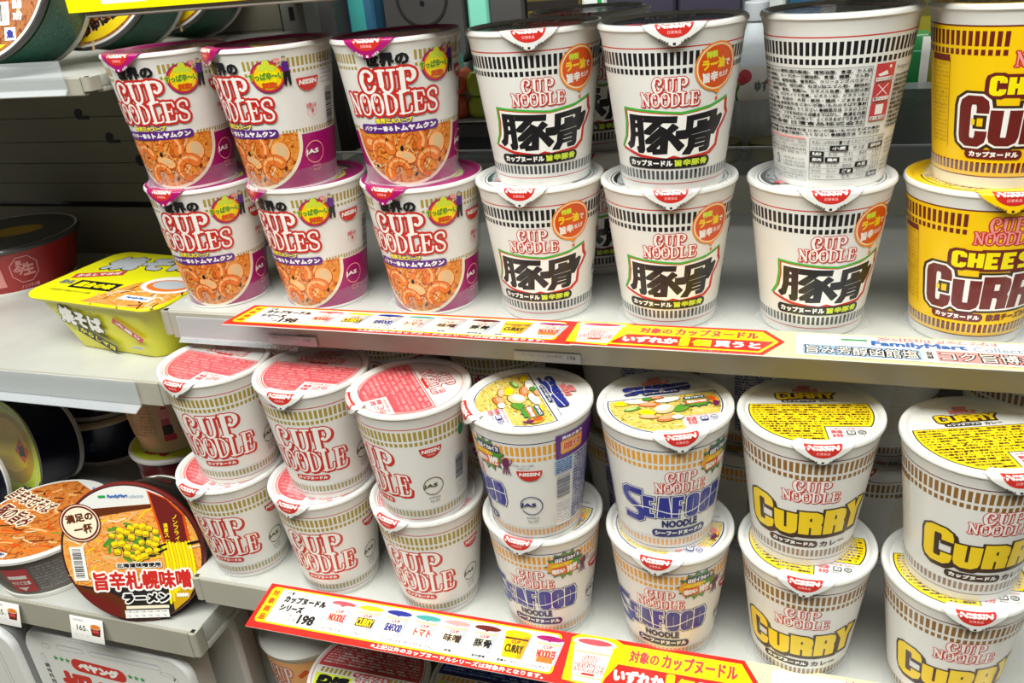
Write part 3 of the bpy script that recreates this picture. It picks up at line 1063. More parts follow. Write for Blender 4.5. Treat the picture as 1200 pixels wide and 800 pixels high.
def lid_curry():
    A = Art()
    A.poly(panel(10.5), 'black_ink').up()
    A.poly(panel(9.8, 5.3, -19.3, 39.5), 'yellow_ink').up()
    lid_rows(A, -36, 9.2, 15, 'dark_brown', 38.2, 5)
    for x, y in ((-33, 7.6), (8, 7.6), (-14, -8.6), (12, -5), (-18, -17), (24, -5)):
        A.oval(x, y, .9, .9, 'black_ink', 10)
    boxes = [(-19.5, 16.5, -11.5, 26), (-12, 17, -4.5, 25.5), (-4.3, 17, 3.4, 25.5), (3.6, 17, 11.3, 25.5), (11, 17, 19.5, 26)]
    block(A, 'CURRY', boxes, 1.9, 'dark_brown', True, 1., .3, -.3)
    A.up()
    block(A, 'CURRY', boxes, 1.9, 'yellow_ink', True)
    logo(A, 1, 9, 17, 27.2, 31, 35.4, .3, 'rose_ink', 'logo_red')
    A.rrect(-17, 11.8, 6, 15, 1.5, 'black_ink').up()
    A.text('カップヌードル', -15.6, 12.4, 5, 14.4, 'white_ink', .12)
    A.text('カレー', 8, 11.9, 19, 15, 'black_ink', .15)
    notch_text(A, 'pink_red', 'black_ink')
    return A


def lid_seafood():
    A = Art()
    A.poly(panel(11), 'navy_ink').up()
    A.poly(panel(10, 7, -21, 39.4), 'lid_paper').up()
    A.poly(panel(9.4, 6.2, -20.2, 38.8), 'seafood_photo').up()
    rnd = random.Random(11)
    def lump(x, y, rx, ry, rot, ink, hi):
        A.oval(x, y - .6, rx * 1.06, ry * 1.06, 'olive_dark', 20, rot).up()
        A.oval(x, y, rx, ry, ink, 20, rot).up()
        A.oval(x - rx * .1, y + ry * .22, rx * .7, ry * .6, hi, 16, rot).up()
        A.L -= 2
    for k in range(50):
        x, y = rnd.uniform(-36, 36), rnd.uniform(-32, 9)
        if x * x + y * y < 34 ** 2 and not (x > 4 and y < -17):
            A.stroke(spl([(x - 3, y), (x, y + rnd.uniform(-1.5, 1.5)), (x + 3, y + rnd.uniform(-1, 1))], 4), .6, rnd.choice(('cream_ink', 'sand_ink', 'scallion_pale')))
    A.up()
    lump(-30, 5, 5, 3.4, 0, 'egg_ink', 'bright_yellow')
    lump(-19, 6, 8.5, 3, -10, 'squid_white', 'white_ink')
    lump(-11, 0, 8, 3.2, -12, 'crab_ink', 'crab_pale')
    lump(-24, -4, 6, 2.4, 10, 'scallion', 'scallion_pale')
    lump(3, 4, 9, 3.4, 5, 'squid_white', 'white_ink')
    lump(-2, -8, 8, 6, 20, 'sand_ink', 'squid_white')
    lump(-15, -11, 6, 4, -20, 'egg_ink', 'bright_yellow')
    lump(10, -9, 7, 4, 35, 'scallion', 'leaf_ink')
    lump(-15, -16.5, 6.5, 2.6, -15, 'crab_pale', 'sand_ink')
    lump(-3, -21, 7.5, 3.8, 12, 'crab_ink', 'crab_pale')
    lump(4, -21, 4, 2.8, 0, 'squid_white', 'white_ink')
    lump(19, 3, 5, 3.2, 0, 'egg_ink', 'bright_yellow')
    lump(16, -5, 6, 3, -20, 'crab_pale', 'sand_ink')
    lump(-4, 7.4, 5, 1.6, 0, 'crab_ink', 'crab_pale')
    lump(-11, 7, 3.6, 2.2, 0, 'scallion', 'leaf_ink')
    lump(33, -3, 4.4, 6, 20, 'orange_ink', 'badge_orange')
    A.up(3)
    A.poly(star(22, -4, 11, 8, 11, .74, .1), 'navy_ink').up()
    A.poly(star(22, -4, 10.4, 7.4, 11, .74, .1), 'leaf_ink').up()
    A.rrect(14, .2, 29, 4, 1.4, 'navy_ink').rrect(14, -6.4, 29.4, -1.2, 1.4, 'badge_orange').up()
    A.text('ほぼイカ&イカ', 15, .8, 28, 3.4, 'white_ink', .14)
    A.text('味わいW!!', 15, -5.8, 28.6, -1.8, 'white_ink', .3)
    A.oval(34.4, -8, 2.2, 3, 'squid_ink', 16)
    for k in range(4):
        A.stroke([(33 + k * .8, -10), (32 + k * 1.2, -13)], .6, 'squid_ink')
    boxes = [(-25, 14.5, -15.5, 25)] + [(-16 + k * 6.6, 16.5, -16 + (k + 1) * 6.6 - .8, 24.5) for k in range(6)]
    block(A, 'SEAFOOD', boxes, 1.6, 'navy_ink', False, .5)
    A.up()
    block(A, 'SEAFOOD', boxes, 1.6, 'blue_ink', False)
    A.up().stroke(spl([(-23, 18.4), (-10, 20), (2, 18.4), (23, 21)], 6), .5, 'white_ink')
    logo(A, 0, 10, 19, 26.4, 30.6, 35.4, .3, 'rose_ink', 'logo_red')
    A.rrect(-13, 12, 14, 15.2, 1.5, 'navy_ink').up()
    A.text('シーフードヌードル', -11.6, 12.6, 12.6, 14.6, 'white_ink', .12)
    A.text('調理方法は側面に', 24, 14, 36, 15.6, 'navy_ink')
    notch_text(A, 'pink_red', 'blue_ink')
    return A


def lid_tomyum():
    A = Art()
    A.oval(0, 0, 41.2, 41.2, 'magenta_ink', 72).up()
    A.oval(6, 6, 26, 22, 'lime_ink', 40).up()
    A.oval(6, 6, 23, 19, 'tomyum_photo', 40).up()
    logo(A, 0, 20, 38, 16, 25, 34, .8, 'white_ink', 'logo_red', n2='NOODLES')
    A.text('世界の', -9, 34.5, 9, 38.6, 'black_ink', .3)
    return A


def lid_pork():
    A = Art()
    A.ring(0, 0, 41, 41, .7, 'black_ink')
    A.oval(0, 0, 38.8, 38.8, 'foil_dark', 72).up()  # dark grey-brown disc: reflection of the shelf underside put into the lid colour
    lid_rows(A, -14, 12, 9, 'silver_ink', 36, 40, -60)
    A.poly([(math.cos(a) * 38.8, math.sin(a) * 38.8) for a in [PI * (1.18 + .64 * k / 24) for k in range(25)]], 'lid_paper').up()
    notch_text(A, 'pink_red', 'black_ink', -10)
    K = lambda x, y: (-16 + (x - 255) * .06, 31 - (y - 50) * .06)
    A.poly([K(238, 30), K(800, 20), K(770, 320), K(230, 320)], 'white_ink').up()
    for P in PORK:
        A.poly([K(x, y) for x, y in P], 'black_ink')
    A.oval(22, -16, 8, 6, 'panel_red').oval(-24, -14, 7, 4, 'panel_red')
    return A


def lid_cheese():
    A = Art()
    A.oval(0, 0, 41.2, 41.2, 'cheese_yellow', 72).up()
    A.poly(panel(8, 6, -18, 38), 'olive_dark').up()
    A.poly(panel(7, 5, -17, 37), 'yellow_ink').up()
    lid_rows(A, -32, 6.6, 12, 'maroon_ink', 36, 4, -17)
    boxes = [(-20 + k * 8, 12, -20 + (k + 1) * 8 - .6, 22) for k in range(5)]
    block(A, 'CURRY', boxes, 2.2, 'dark_brown', True, 1.0)
    A.up()
    block(A, 'CURRY', boxes, 2.2, 'white_ink', True)
    chz = [(-14 + k * 4.6, 25, -14 + (k + 1) * 4.6 - .3, 31) for k in range(6)]
    block(A, 'CHEESE', chz, 1.3, 'maroon_ink', True, .4)
    return A


# ---------------------------------------------------------------- the cup itself
CUPH = 106.4
def cup_r(v):
    return 33.7 + 11.9 * v / 97 if v <= 97 else 45.6 + (v - 97) * .28


def cup_map(x, y, o):
    a = x / 41.0
    r = cup_r(y) + o
    return (r * math.sin(a), -r * math.cos(a), y)


def lid_map(x, y, o):
    r = math.hypot(x, y)
    z = 104.35 if r < 42.2 else 104.35 + min(1., (r - 42.2) / 1.6) * 1.6
    return (x, y, z + o)


def tab_map(x, y, o):
    """y > 0 runs onto the lid, y < 0 hangs down over the rim"""
    if y > -1:
        r, z, a = 46.6 - y, 106.5, x / 47.0
        nr, nz = 0, 1
    elif y > -3.4:
        t = (-1 - y) / 2.4 * 1.2
        r, z, a = 47.6 + 1.55 * math.sin(t), 106.5 - 1.7 * (1 - math.cos(t)), x / 48.0
        nr, nz = math.sin(t), math.cos(t)
    else:
        d = -3.4 - y
        r, z, a = 49.05 + .05 * d - .004 * d * d, 105.4 - .97 * d, x / 49.0
        nr, nz = .97, .2
    r += nr * o
    return (r * math.sin(a), -r * math.cos(a), z + nz * o)


def make_tab(ink, logo_on=True, arrow='black_ink'):
    b = MB()
    rows = []
    ys = [7, 5, 3, 1, -.5, -1, -1.6, -2.2, -2.8, -3.4, -5, -7, -9, -11, -12.5, -13.8, -14.6, -15]
    for y in ys:
        if y > -1:
            hw = 21 - max(0, y) * .6
        else:
            d = (-1 - y) / 14
            hw = 20 * (1 - d) ** 1.55 + 6.2 * math.sqrt(max(0, 1 - d ** 3)) * min(1, d * 3)
        rows.append([(hw * k / 8, y) for k in range(-8, 9)])
    n = len(rows[0])
    for r in rows:
        b.v += [tab_map(x, y, .1) for x, y in r]
    for r in range(len(rows) - 1):
        for k in range(n - 1):
            i = r * n + k
            b.face((i, i + n, i + n + 1, i + 1), ink)
    A = Art()
    nissin(A, 0, 1.5, 24, 11.5)
    A.text('ココカラ', -9.5, -13, -3.2, -11, arrow, .08, 0, -28)
    A.text('ハガス', 3.4, -13, 9, -11, arrow, .08, 0, 28)
    A.poly([(0, -11.2), (1.6, -12.8), (.8, -12.8), (.8, -14.2), (-.8, -14.2), (-.8, -12.8), (-1.6, -12.8)], arrow)
    b.art(A, tab_map, .2, .05, 2., 1.6)
    return b


KINDS = {}
rs = random.Random(3)


def make_cup(kind, art, lid_art, lid_ink, tab_ink, body='cup_paper', arrow='black_ink'):
    root = empty('instant_noodle_cup', (0, 0, 0), None, 'noodle cup')
    b = MB()
    prof = [(30.5, 2.0), (31.5, 0.3), (32.6, 0), (33.5, .8)] + [(cup_r(v), v) for v in (3, 12, 30, 50, 70, 88, 97, 101)] + \
           [(47.0, 102.2), (47.9, 103.2), (47.95, 104.6), (47.3, 105.9), (46.2, 106.3), (44.6, 106.1), (43.6, 105.4), (43.2, 104)]
    b.lathe(prof, body, 120, True, False)
    b.art(art(), cup_map)
    b.build('cup_body', root)
    l = MB()
    l.lathe([(46.6, 106.35), (45.2, 106.42), (43.8, 105.8), (42.2, 104.35), (.5, 104.35)], lid_ink, 96, False, True)
    l.art(lid_art(), lid_map, .1, .05)
    fm = MB()                                                       # clear wrap standing off round the foot of the cup
    ph = rs.uniform(0, 6)
    loops = []
    for v, e in ((16, .25), (9, .5), (5, 1.3), (2.4, 2.8), (.7, 4.2)):
        loops.append([((cup_r(v) + e * (1 + .35 * math.sin(5 * t + ph) + .3 * math.sin(13 * t + 2 * ph))) * math.cos(t), (cup_r(v) + e * (1 + .35 * math.sin(5 * t + ph) + .3 * math.sin(13 * t + 2 * ph))) * math.sin(t),
                       v + (.4 * math.sin(7 * t + ph) if v > 3 else 0)) for t in [2 * PI * i / 72 for i in range(72)]])
    fm.loft(loops, 'shrink_film', False, False)
    fm.build('film_skirt', root)
    lid = l.build('lid', root)
    make_tab(tab_ink, True, arrow).build('pull_tab', lid)
    KINDS[kind] = [root, False]
    return root


def place_cup(kind, x, y, z, rot, tab, label, group=None):
    """rot: where the logo faces, tab: where the pull tab hangs, both in degrees to the right of straight out"""
    proto, used = KINDS[kind]
    o = copy_tree(proto) if used else proto
    KINDS[kind][1] = True
    o.location = (x * MM, y * MM, z * MM)
    for c in o.children:
        c.rotation_euler = (0, 0, math.radians(tab if c.name.startswith('lid') else rot))
    tag(o, label, 'noodle cup', group)
    return o


# ================================================================ the setting
fl = MB()
fl.cbox(-2600, 1800, -2200, 2900, -1260, -1240, 'shelf_under')
tag(fl.build('floor'), None, kind='structure')
wl = MB()
wl.cbox(-2600, 1800, 2880, 2900, -1240, 1700, 'panel_paint')
tag(wl.build('wall_back'), None, kind='structure')

ZU, ZL = -262.0, -510.6                       # deck heights of the two cup shelves
XB = -513.5                                   # where the left bay meets the right bay


def shelf(label, x0, x1, yf, yb, zt, rail_h, lip=True, notch=True, clear=None, clear_x=None, thick=22):
    o = empty('shelf', ((x0 + x1) / 2, (yf + yb) / 2, zt), label, 'shelf')
    ox, oy, oz = (x0 + x1) / 2, (yf + yb) / 2, zt
    S = lambda x, y, z: (x - ox, y - oy, z - oz)
    b = MB()
    b.cbox(x0 + .5, x1 - .5, yf + 2.5, yb, zt - thick, zt, 'shelf_paint', 1.2)
    b.build('deck', o, tf=S)
    b = MB()                                  # folded front edge
    b.extrude_x([(yf, zt - 1), (yf + 1, zt), (yf + 2.4, zt), (yf + 2.4, zt - rail_h + 1.2), (yf + 6, zt - rail_h + 1.2), (yf + 6, zt - rail_h), (yf + .6, zt - rail_h), (yf, zt - rail_h + .8)],
                x0 + 9, x1 - 9, 'rail_paint')
    b.build('front_rail', o, tf=S)
    for xe in (x0, x1 - 9):                   # end brackets
        b = MB()
        pr = rr(xe, yf - 1.2, xe + 9, yf + 14, 3.5, 4)
        b.loft([[(x, y, zt - rail_h + 5) for x, y in pr], [(x, y, zt - rail_h + 3.5) for x, y in pr]][::-1] + [[(x, y, zt - .3) for x, y in pr]], 'rail_paint')
        b.cbox(xe + 2, xe + 6.5, yf + 2, yf + 6, zt - .4, zt + .05, 'black_ink', .3)
        b.cbox(xe + 1, xe + 8.4, yf + 13, yb, zt - rail_h + 1, zt - thick - .2, 'shelf_paint', 1)
        b.build('bracket', o, tf=S)
    if clear:
        b = MB()
        xa, xb = clear_x
        b.extrude_x(clear, xa, xb, 'clear_plastic')
        b.build('label_holder', o, tf=S)
    return o


shelf('white upper shelf carrying the shrimp, pork and cheese noodle cups', XB, 390, 546, 845, ZU, 25.5, clear=[(544.6, -266), (545.4, -266), (545.4, -286), (541, -289), (540.4, -288.4), (544.6, -285)], clear_x=(-497, -380))
shelf('white lower shelf carrying the red, seafood and curry noodle cups', XB, 390, 492.7, 845, ZL, 29)
shelf('white topmost shelf cut off by the top edge, with yellow signs', XB, 390, 546, 845, 1, 26)
shelf('left-hand upper shelf holding the tilted green noodle bowls', -1410, XB - 1.5, 542, 845, -66, 14, thick=9, clear=[(538, -53), (539, -53), (540.2, -74.5), (536.6, -78.5), (536, -78), (539, -74)], clear_x=(-1380, -536))
shelf('left-hand middle shelf holding the yellow tray and red bowl', -1410, XB - 1.5, 531, 845, -326, 24, clear=[(528.2, -325), (529.2, -325), (529.4, -350), (520, -353.5), (519.6, -352.6), (528.2, -349)], clear_x=(-1380, -547))
shelf('left-hand lower shelf holding the round ramen bowls', -1410, XB - 1.5, 478, 845, -568, 32)

# gondola back panels and uprights
bp = empty('back_panel', (-962, 850, -640), 'dark grey slatted metal back panel behind the left-hand shelves', 'back panel')
zs = [60, 27, -3, -33, -63.5, -93, -118.5, -149.5, -179, -206, -231.5, -256]
slat = MB()
for a, b_ in zip(zs, zs[1:]):
    slat.extrude_x([(847, b_ + .1), (847, a - .9), (848.6, a - .1), (854, a - .1), (854, b_ + .1)], -1410, XB - 16, 'panel_paint')
slat.build('slats', bp, tf=lambda x, y, z: (x + 962, y - 850, z + 640))
low = MB()
low.cbox(-1410, XB - 16, 847, 854, -856, -264, 'panel_paint')
low.cbox(-1410, XB - 16, 852, 854, -266, -250, 'black_ink')
low.build('lower_panel', bp, tf=lambda x, y, z: (x + 962, y - 850, z + 640))
for hx, hz in ((-835, -146), (-798, -175.5), (-762, -203.5)):
    h = MB()
    k = [(hx + 6.5 * math.cos(a), hz + 6.5 * math.sin(a)) for a in [PI * (.15 + 1.2 * q / 10) for q in range(11)]] + [(hx - 5, hz - 6.5), (hx + 14, hz - 6.5), (hx + 14, hz - 2.4), (hx + 4, hz - 2.4)]
    h.loft([[(x, 847.4, z) for x, z in k], [(x, 846.5, z) for x, z in k]], 'black_ink')
    h.build('slot', bp, tf=lambda x, y, z: (x + 962, y - 850, z + 640))
for x in (XB - 1, 392):
    u = MB()
    u.cbox(x - 14, x + 14, 846, 880, -1240, 240, 'upright_paint', 2)
    for k in range(34):
        z = 200 - k * 32
        u.cbox(x - 3, x + 3, 845.7, 846.2, z, z + 14, 'black_ink', .2)
    tag(u.build('shelf_upright'), 'grey slotted metal upright ' + ('between the left and right shelf bays' if x < 0 else 'at the right end of the cup shelves'), 'shelf upright')
g = MB()
g.cbox(-495, 385, 843, 845, ZU + .2, -196, 'clear_plastic', .5)
g.cbox(-495, 385, 842.4, 845.6, -197, -195.4, 'silver_ink', .3)
tag(g.build('shelf_guard'), 'clear plastic guard along the back of the upper cup shelf', 'shelf guard')
base = MB()
base.cbox(-1410, 390, 420, 850, -880, -857, 'shelf_under', 2)
tag(base.build('base_deck'), 'grey base deck at the bottom of the shelves', 'shelf')
bkp = MB()
bkp.cbox(XB + 14, 377, 850, 856, -857, ZL - 30, 'panel_paint')
bkp.cbox(XB + 14, 377, 850, 856, ZL - 30, ZU - 20, 'panel_paint')
tag(bkp.build('back_panel'), 'dark back panel behind the lower rows of red, seafood and curry cups', 'back panel')

# ================================================================ cups
make_cup('plain', label_plain, lid_plain, 'lid_paper', 'lid_paper')
make_cup('pork', label_pork, lid_pork, 'lid_paper', 'lid_paper')
make_cup('tomyum', label_tomyum, lid_tomyum, 'magenta_ink', 'magenta_ink', arrow='white_ink')
make_cup('seafood', label_seafood, lid_seafood, 'lid_paper', 'lid_paper')
make_cup('curry', label_curry, lid_curry, 'lid_paper', 'lid_paper')
make_cup('cheese', label_cheese, lid_cheese, 'cheese_yellow', 'cheese_yellow')
ST = 104.45
U0, U1, L0, L1 = ZU, ZU + ST, ZL, ZL + ST
SHR = 'magenta-based shrimp noodle cup'
PK = 'white cup with big black kanji'
for k, x, y, z, rot, tab, lab in (
    ('tomyum', -471.1, 590.3, U0, 6, -6, 'leftmost ' + SHR + ', lower layer, on the shelf corner'),
    ('tomyum', -375.4, 596.8, U0, -15, -32, 'second ' + SHR + ' from the left, lower layer, over the sign end'),
    ('tomyum', -275.1, 598.6, U0, -6, -14, 'third ' + SHR + ' from the left, lower layer'),
    ('tomyum', -475.1, 585.5, U1, 2, -6, 'leftmost ' + SHR + ', upper layer'),
    ('tomyum', -379.1, 583.4, U1, -21, -35, SHR + ' with its red maker mark showing, upper layer, second from the left'),
    ('tomyum', -279.6, 595.4, U1, 12, 0, SHR + ', upper layer, right beside the white kanji cups'),
    ('pork', -179.1, 597.9, U0, 5.5, -1.4, PK + ', lower layer, leftmost of three'),
    ('pork', -82.9, 594.3, U0, 9, 9.6, PK + ', lower layer, middle of three'),
    ('pork', 18.3, 594.7, U0, 10, 6.8, PK + ', lower layer, beside the yellow cheese cup'),
    ('pork', -175.1, 596.5, U1, 16, 11.5, PK + ', upper layer, beside the shrimp cups'),
    ('pork', -78.7, 581.8, U1, 6, 9.2, PK + ', upper layer, left of the cup turned backwards'),
    ('pork', 22.8, 594.4, U1, -171, 150, 'white cup turned backwards showing black printed ingredient text and red warning boxes'),
    ('cheese', 117.2, 593.6, U0, 8.5, 8.7, 'yellow cheese curry cup, lower layer, at the right edge'),
    ('cheese', 119.9, 593.7, U1, 14, 60, 'yellow cheese curry cup, upper layer, cut off by the right edge'),
    ('plain', -472.1, 535.2, L0, 3.5, -14, 'red-lettered white cup, lower layer, leftmost, on the shelf corner'),
    ('plain', -374.5, 532.2, L0, 6, -8.7, 'red-lettered white cup, lower layer, second from the left'),
    ('plain', -274.7, 528.8, L0, -3, -19, 'red-lettered white cup, lower layer, beside the seafood cups'),
    ('plain', -461.2, 537.0, L1, 15, -8.4, 'red-lettered white cup, upper layer, leftmost, under the yellow tray'),
    ('plain', -365.3, 533.4, L1, 8, -1, 'red-lettered white cup, upper layer, second from the left'),
    ('plain', -270.6, 517.8, L1, -36, -52, 'white cup turned sideways showing red half-round mark and round logo, upper layer'),
    ('seafood', -173.9, 526.4, L0, -1, -8, 'white and blue seafood cup, lower layer, left of two'),
    ('seafood', -73.5, 525.2, L0, -2, -4, 'white and blue seafood cup, lower layer, beside the curry cups'),
    ('seafood', -174.6, 515.3, L1, -67, -58, 'seafood cup turned sideways showing its round logo and barcode, upper layer'),
    ('seafood', -76.4, 523.8, L1, 23.5, 21.7, 'white and blue seafood cup facing front, upper layer, right of two'),
    ('curry', 24.9, 524.2, L0, -.6, -1.4, 'white curry cup with yellow lettering, lower layer, left of two'),
    ('curry', 121.9, 514.7, L0, 5.5, 5, 'white curry cup with yellow lettering, lower layer, bottom right corner'),
    ('curry', 20.7, 528.3, L1, 4.7, 9.3, 'white curry cup with yellow lettering, upper layer, left of two'),
    ('curry', 122.4, 514.7, L1, 14.5, 16.7, 'white curry cup with yellow lettering, upper layer, at the right edge')):
    place_cup(k, x, y, z, rot, tab, lab, {'tomyum': 'shrimp noodle cups', 'pork': 'pork broth noodle cups', 'cheese': 'cheese curry noodle cups', 'plain': 'red-lettered noodle cups',
                                         'seafood': 'seafood noodle cups', 'curry': 'curry noodle cups'}[k])
rnd = random.Random(21)
for k, x, y, z, n, lab in (
    ('pork', -158, 697, ZU, 2, 'white kanji cup in shade behind the front row'),
    ('plain', -455, 660, ZL, 2, 'shaded red-lettered cup in the second row behind the leftmost stack'),
    ('plain', -352, 652, ZL, 2, 'shaded red-lettered cup in the second row behind the second stack'),
    ('plain', -240, 640, ZL, 2, 'shaded red-lettered cup in the second row behind the sideways cup'),
    ('seafood', -130, 676, ZL, 2, 'shaded seafood cup in the second row behind the left seafood stack'),
    ('seafood', -28, 672, ZL, 2, 'shaded seafood cup in the second row behind the right seafood stack'),
    ('curry', 80, 668, ZL, 2, 'shaded curry cup in the second row between the two curry stacks'),
    ('curry', 178, 640, ZL, 2, 'shaded curry cup in the second row behind the right-hand curry stack')):
    for q in range(n):
        place_cup(k, x + rnd.uniform(-2, 2), y + rnd.uniform(-2, 2), z + q * ST, rnd.uniform(-25, 25) + (110 if k in ('seafood', 'curry') else 0), rnd.uniform(-25, 25), lab + (', upper layer' if q else ', lower layer'), 'second row cups')


# ================================================================ promotional sign strips
def mini_cup(A, x, y, h, kind):
    """a small picture of a cup printed on the sign"""
    top, side, word, ink = kind
    wt, wb = h * .42, h * .31
    A.poly([(x - wb - .6, y - .5), (x + wb + 1., y - .5), (x + wt + 1., y + h * .86), (x - wt - .6, y + h * .86)], 'silver_ink').up()
    A.poly([(x - wb, y), (x + wb, y), (x + wt, y + h * .86), (x - wt, y + h * .86)], side if side else 'cream_ink')
    A.up()
    A.poly([(x - wb * 1.1, y + h * .52), (x + wb * 1.1, y + h * .52), (x + wt, y + h * .84), (x - wt, y + h * .84)], 'white_ink' if not side else side)
    A.poly([(x + wb * .45, y + .3), (x + wb, y + .3), (x + wt, y + h * .84), (x + wt * .55, y + h * .84)], 'silver_ink' if not side else 'corn_dark')
    A.rect(x - wt * .9, y + h * .66, x + wt * .9, y + h * .73, 'sand_ink' if not side else 'maroon_ink')
    A.oval(x, y + h * .9, wt * 1.06, h * .1, top)
    A.up()
    A.poly([(x - wt * .4, y + h * .86), (x + wt * .4, y + h * .86), (x, y + h * .76)], top)
    if ink == 'yellow_ink':
        A.rrect(x - wb, y + h * .16, x + wb, y + h * .5, 1, 'dark_brown').up()
    A.text(word, x - wb * .95, y + h * .18, x + wb * .95, y + h * .48, ink, .3)
    A.text('CUP', x - wb * .5, y + h * .52, x + wb * .5, y + h * .64, 'logo_red', .2)
    if ink == 'yellow_ink':
        A.L -= 1
    A.L -= 3
    return A


MINIS = [('pink_red', None, 'NOODLE', 'logo_red', 'カップヌードル'), ('yellow_ink', None, 'CURRY', 'yellow_ink', 'カレー'), ('blue_ink', None, 'SEAFOOD', 'blue_ink', 'シーフードヌードル'),
         ('teal_ink', None, 'トマト', 'logo_red', 'チリトマトヌードル'), ('rose_ink', None, '味噌', 'dark_brown', '味噌'), ('maroon_ink', None, '豚骨', 'black_ink', '旨辛豚骨'),
         ('cheese_yellow', 'cheese_yellow', 'CURRY', 'dark_brown', '欧風チーズカレー'), ('magenta_ink', None, 'NOODLES', 'logo_red', 'トムヤムクン')]
W0 = 284.                                         # width of the red strip


def sign_red():
    A = Art()
    A.rect(0, 0, W0, 46.5, 'sign_red').up()
    A.rrect(4.2, 6.4, 270, 43.6, 4, 'bright_yellow').up()
    A.rrect(15.5, 8, 268, 42.2, 3, 'white_ink').up()
    A.rect(15, 8, 20, 42.2, 'white_ink')
    for k, ch in enumerate('対象商品'):
        A.text(ch, 6.6, 34 - k * 8.4, 13, 40.6 - k * 8.4, 'badge_orange', .35)
    A.text('日清', 21, 37.5, 27.5, 41, 'black_ink', .1)
    A.text('カップヌードル', 21, 29.2, 62, 37, 'black_ink', .6)
    A.text('シリーズ', 21, 20.4, 44, 28, 'black_ink', .6)
    A.text('税', 33.5, 15.6, 37, 18.8, 'black_ink').text('込', 33.5, 11.2, 37, 14.6, 'black_ink').text('各', 38, 11.2, 42.5, 15.4, 'black_ink')
    A.text('198', 43.5, 10.4, 59, 20.4, 'black_ink', .65)
    A.text('円', 59.5, 11, 63.5, 14.4, 'black_ink')
    for k, q in enumerate(MINIS):
        x = 77 + k * 26.3
        mini_cup(A, x, 14.5, 25.5, q[:4])
        A.text(q[4], x - len(q[4]) * 1.25 - .5, 10, x + len(q[4]) * 1.25 + .5, 12.5, 'black_ink', .1)
    food_x = 77 + 7 * 26.3
    A.up(3).rrect(food_x - 6.5, 15.2, food_x + 6.5, 20, 1, 'shrimp_ink')
    A.text('※上記以外のカップヌードルシリーズは対象外となります。', 118, 1.2, 264, 5.6, 'white_ink', .18)
    return A


def sign_cream():
    """from the cup sticker to the shop card, x measured from the strip's left end"""
    A = Art()
    A.rect(0, 0, 330, 46.5, 'pale_yellow').up()
    A.poly([(0, 0), (128, 0), (141, 26), (128, 46.5), (0, 46.5)], 'sign_red').up()
    A.poly([(20, 4), (126, 4), (137, 25), (126, 43), (36, 43)], 'bright_yellow').up()
    A.poly([(26, 6.4), (124.6, 6.4), (134.4, 25), (36, 25)], 'sign_red').up()
    A.text('対象の', 43, 28.5, 66, 39.5, 'panel_red', .4)
    A.text('カップヌードル', 68, 27.6, 124, 41, 'panel_red', .5)
    A.text('いずれか', 34, 10, 72, 21.4, 'white_ink', .8)
    A.text('1', 73, 8, 79.5, 24, 'bright_yellow', 1.2)
    A.text('個', 81, 9, 94, 22, 'bright_yellow', .7)
    A.text('買うと', 96, 10, 126, 21.6, 'white_ink', .8)
    A.text('※画像はイメージです', 86, .6, 126, 2.8, 'rose_ink')
    # sticker of a cup with a yellow edge, overlapping the red strip
    A.up().poly([(-3.5, 4), (26, 1), (36.5, 43), (30, 46.3), (2, 46.3), (-4, 42)], 'bright_yellow').up()
    A.poly([(3.6, 4.6), (25.6, 4.6), (30, 36), (-.6, 36)], 'white_ink').up()
    A.oval(14.8, 39.6, 17.2, 4.6, 'white_ink').up().oval(14.8, 40.2, 13.6, 2.8, 'pink_red')
    A.rect(0, 29.6, 29.4, 31.4, 'sand_ink')
    A.rect(3, 8.4, 26, 9.8, 'sand_ink')
    logo(A, 14.8, 13, 23, 13.4, 20.2, 28, .45, 'white_ink', 'logo_red')
    A.rrect(10, 10.4, 20, 12.4, 1, 'logo_red')
    # shop card
    A.rrect(148, 3.5, 330, 43, 3, 'white_ink').up()
    A.rect(176, 33.6, 192, 36.6, 'fm_green').rect(176, 30.8, 192, 31.6, 'sky_ink')
    A.text('次回使える!', 198, 36, 268, 44, 'panel_red', .9).up()
    A.text('次回使える!', 199, 36.6, 267, 43.4, 'white_ink', .2)
    A.text('FamilyMart', 194, 24.4, 250, 35.6, 'fm_blue', .6)
    A.text('Collection', 253, 25.4, 292, 33.6, 'fm_grey', .12)
    A.rect(152, 6, 222, 23.4, 'sky_ink').rect(231, 6, 312, 23.4, 'rose_ink').up()
    A.text('旨み芳醇函館塩', 153, 6.6, 221, 22.8, 'black_ink', 1.0).up()
    A.text('旨み芳醇函館塩', 154, 7.6, 220, 21.8, 'white_ink', .1)
    A.L -= 1
    A.text('コク旨博多豚骨', 232, 6.6, 310, 22.8, 'black_ink', 1.0).up()
    A.text('コク旨博多豚骨', 233, 7.6, 309, 21.8, 'white_ink', .1)
    A.text('または', 225, 9, 228.5, 22, 'black_ink', .15)
    return A


def sign_strip(art, width, x, y, z, pitch, label, thick=.7, skew=0.):
    """a printed strip lying on the shelf front; local x along the shelf, local y towards the back"""
    b = MB()
    b.loft([[(p[0], p[1], 0) for p in rr(0, 0, width, 46.5, .6, 2)], [(p[0], p[1], thick) for p in rr(0, 0, width, 46.5, .6, 2)]], 'white_ink')
    b.art(art(), lambda px, py, o: (px, py, thick + o), .06, .05, 999)
    o = b.build('sign_strip', None, (x, y, z), (pitch, 0, 0))
    return tag(o, label, 'shelf sign')


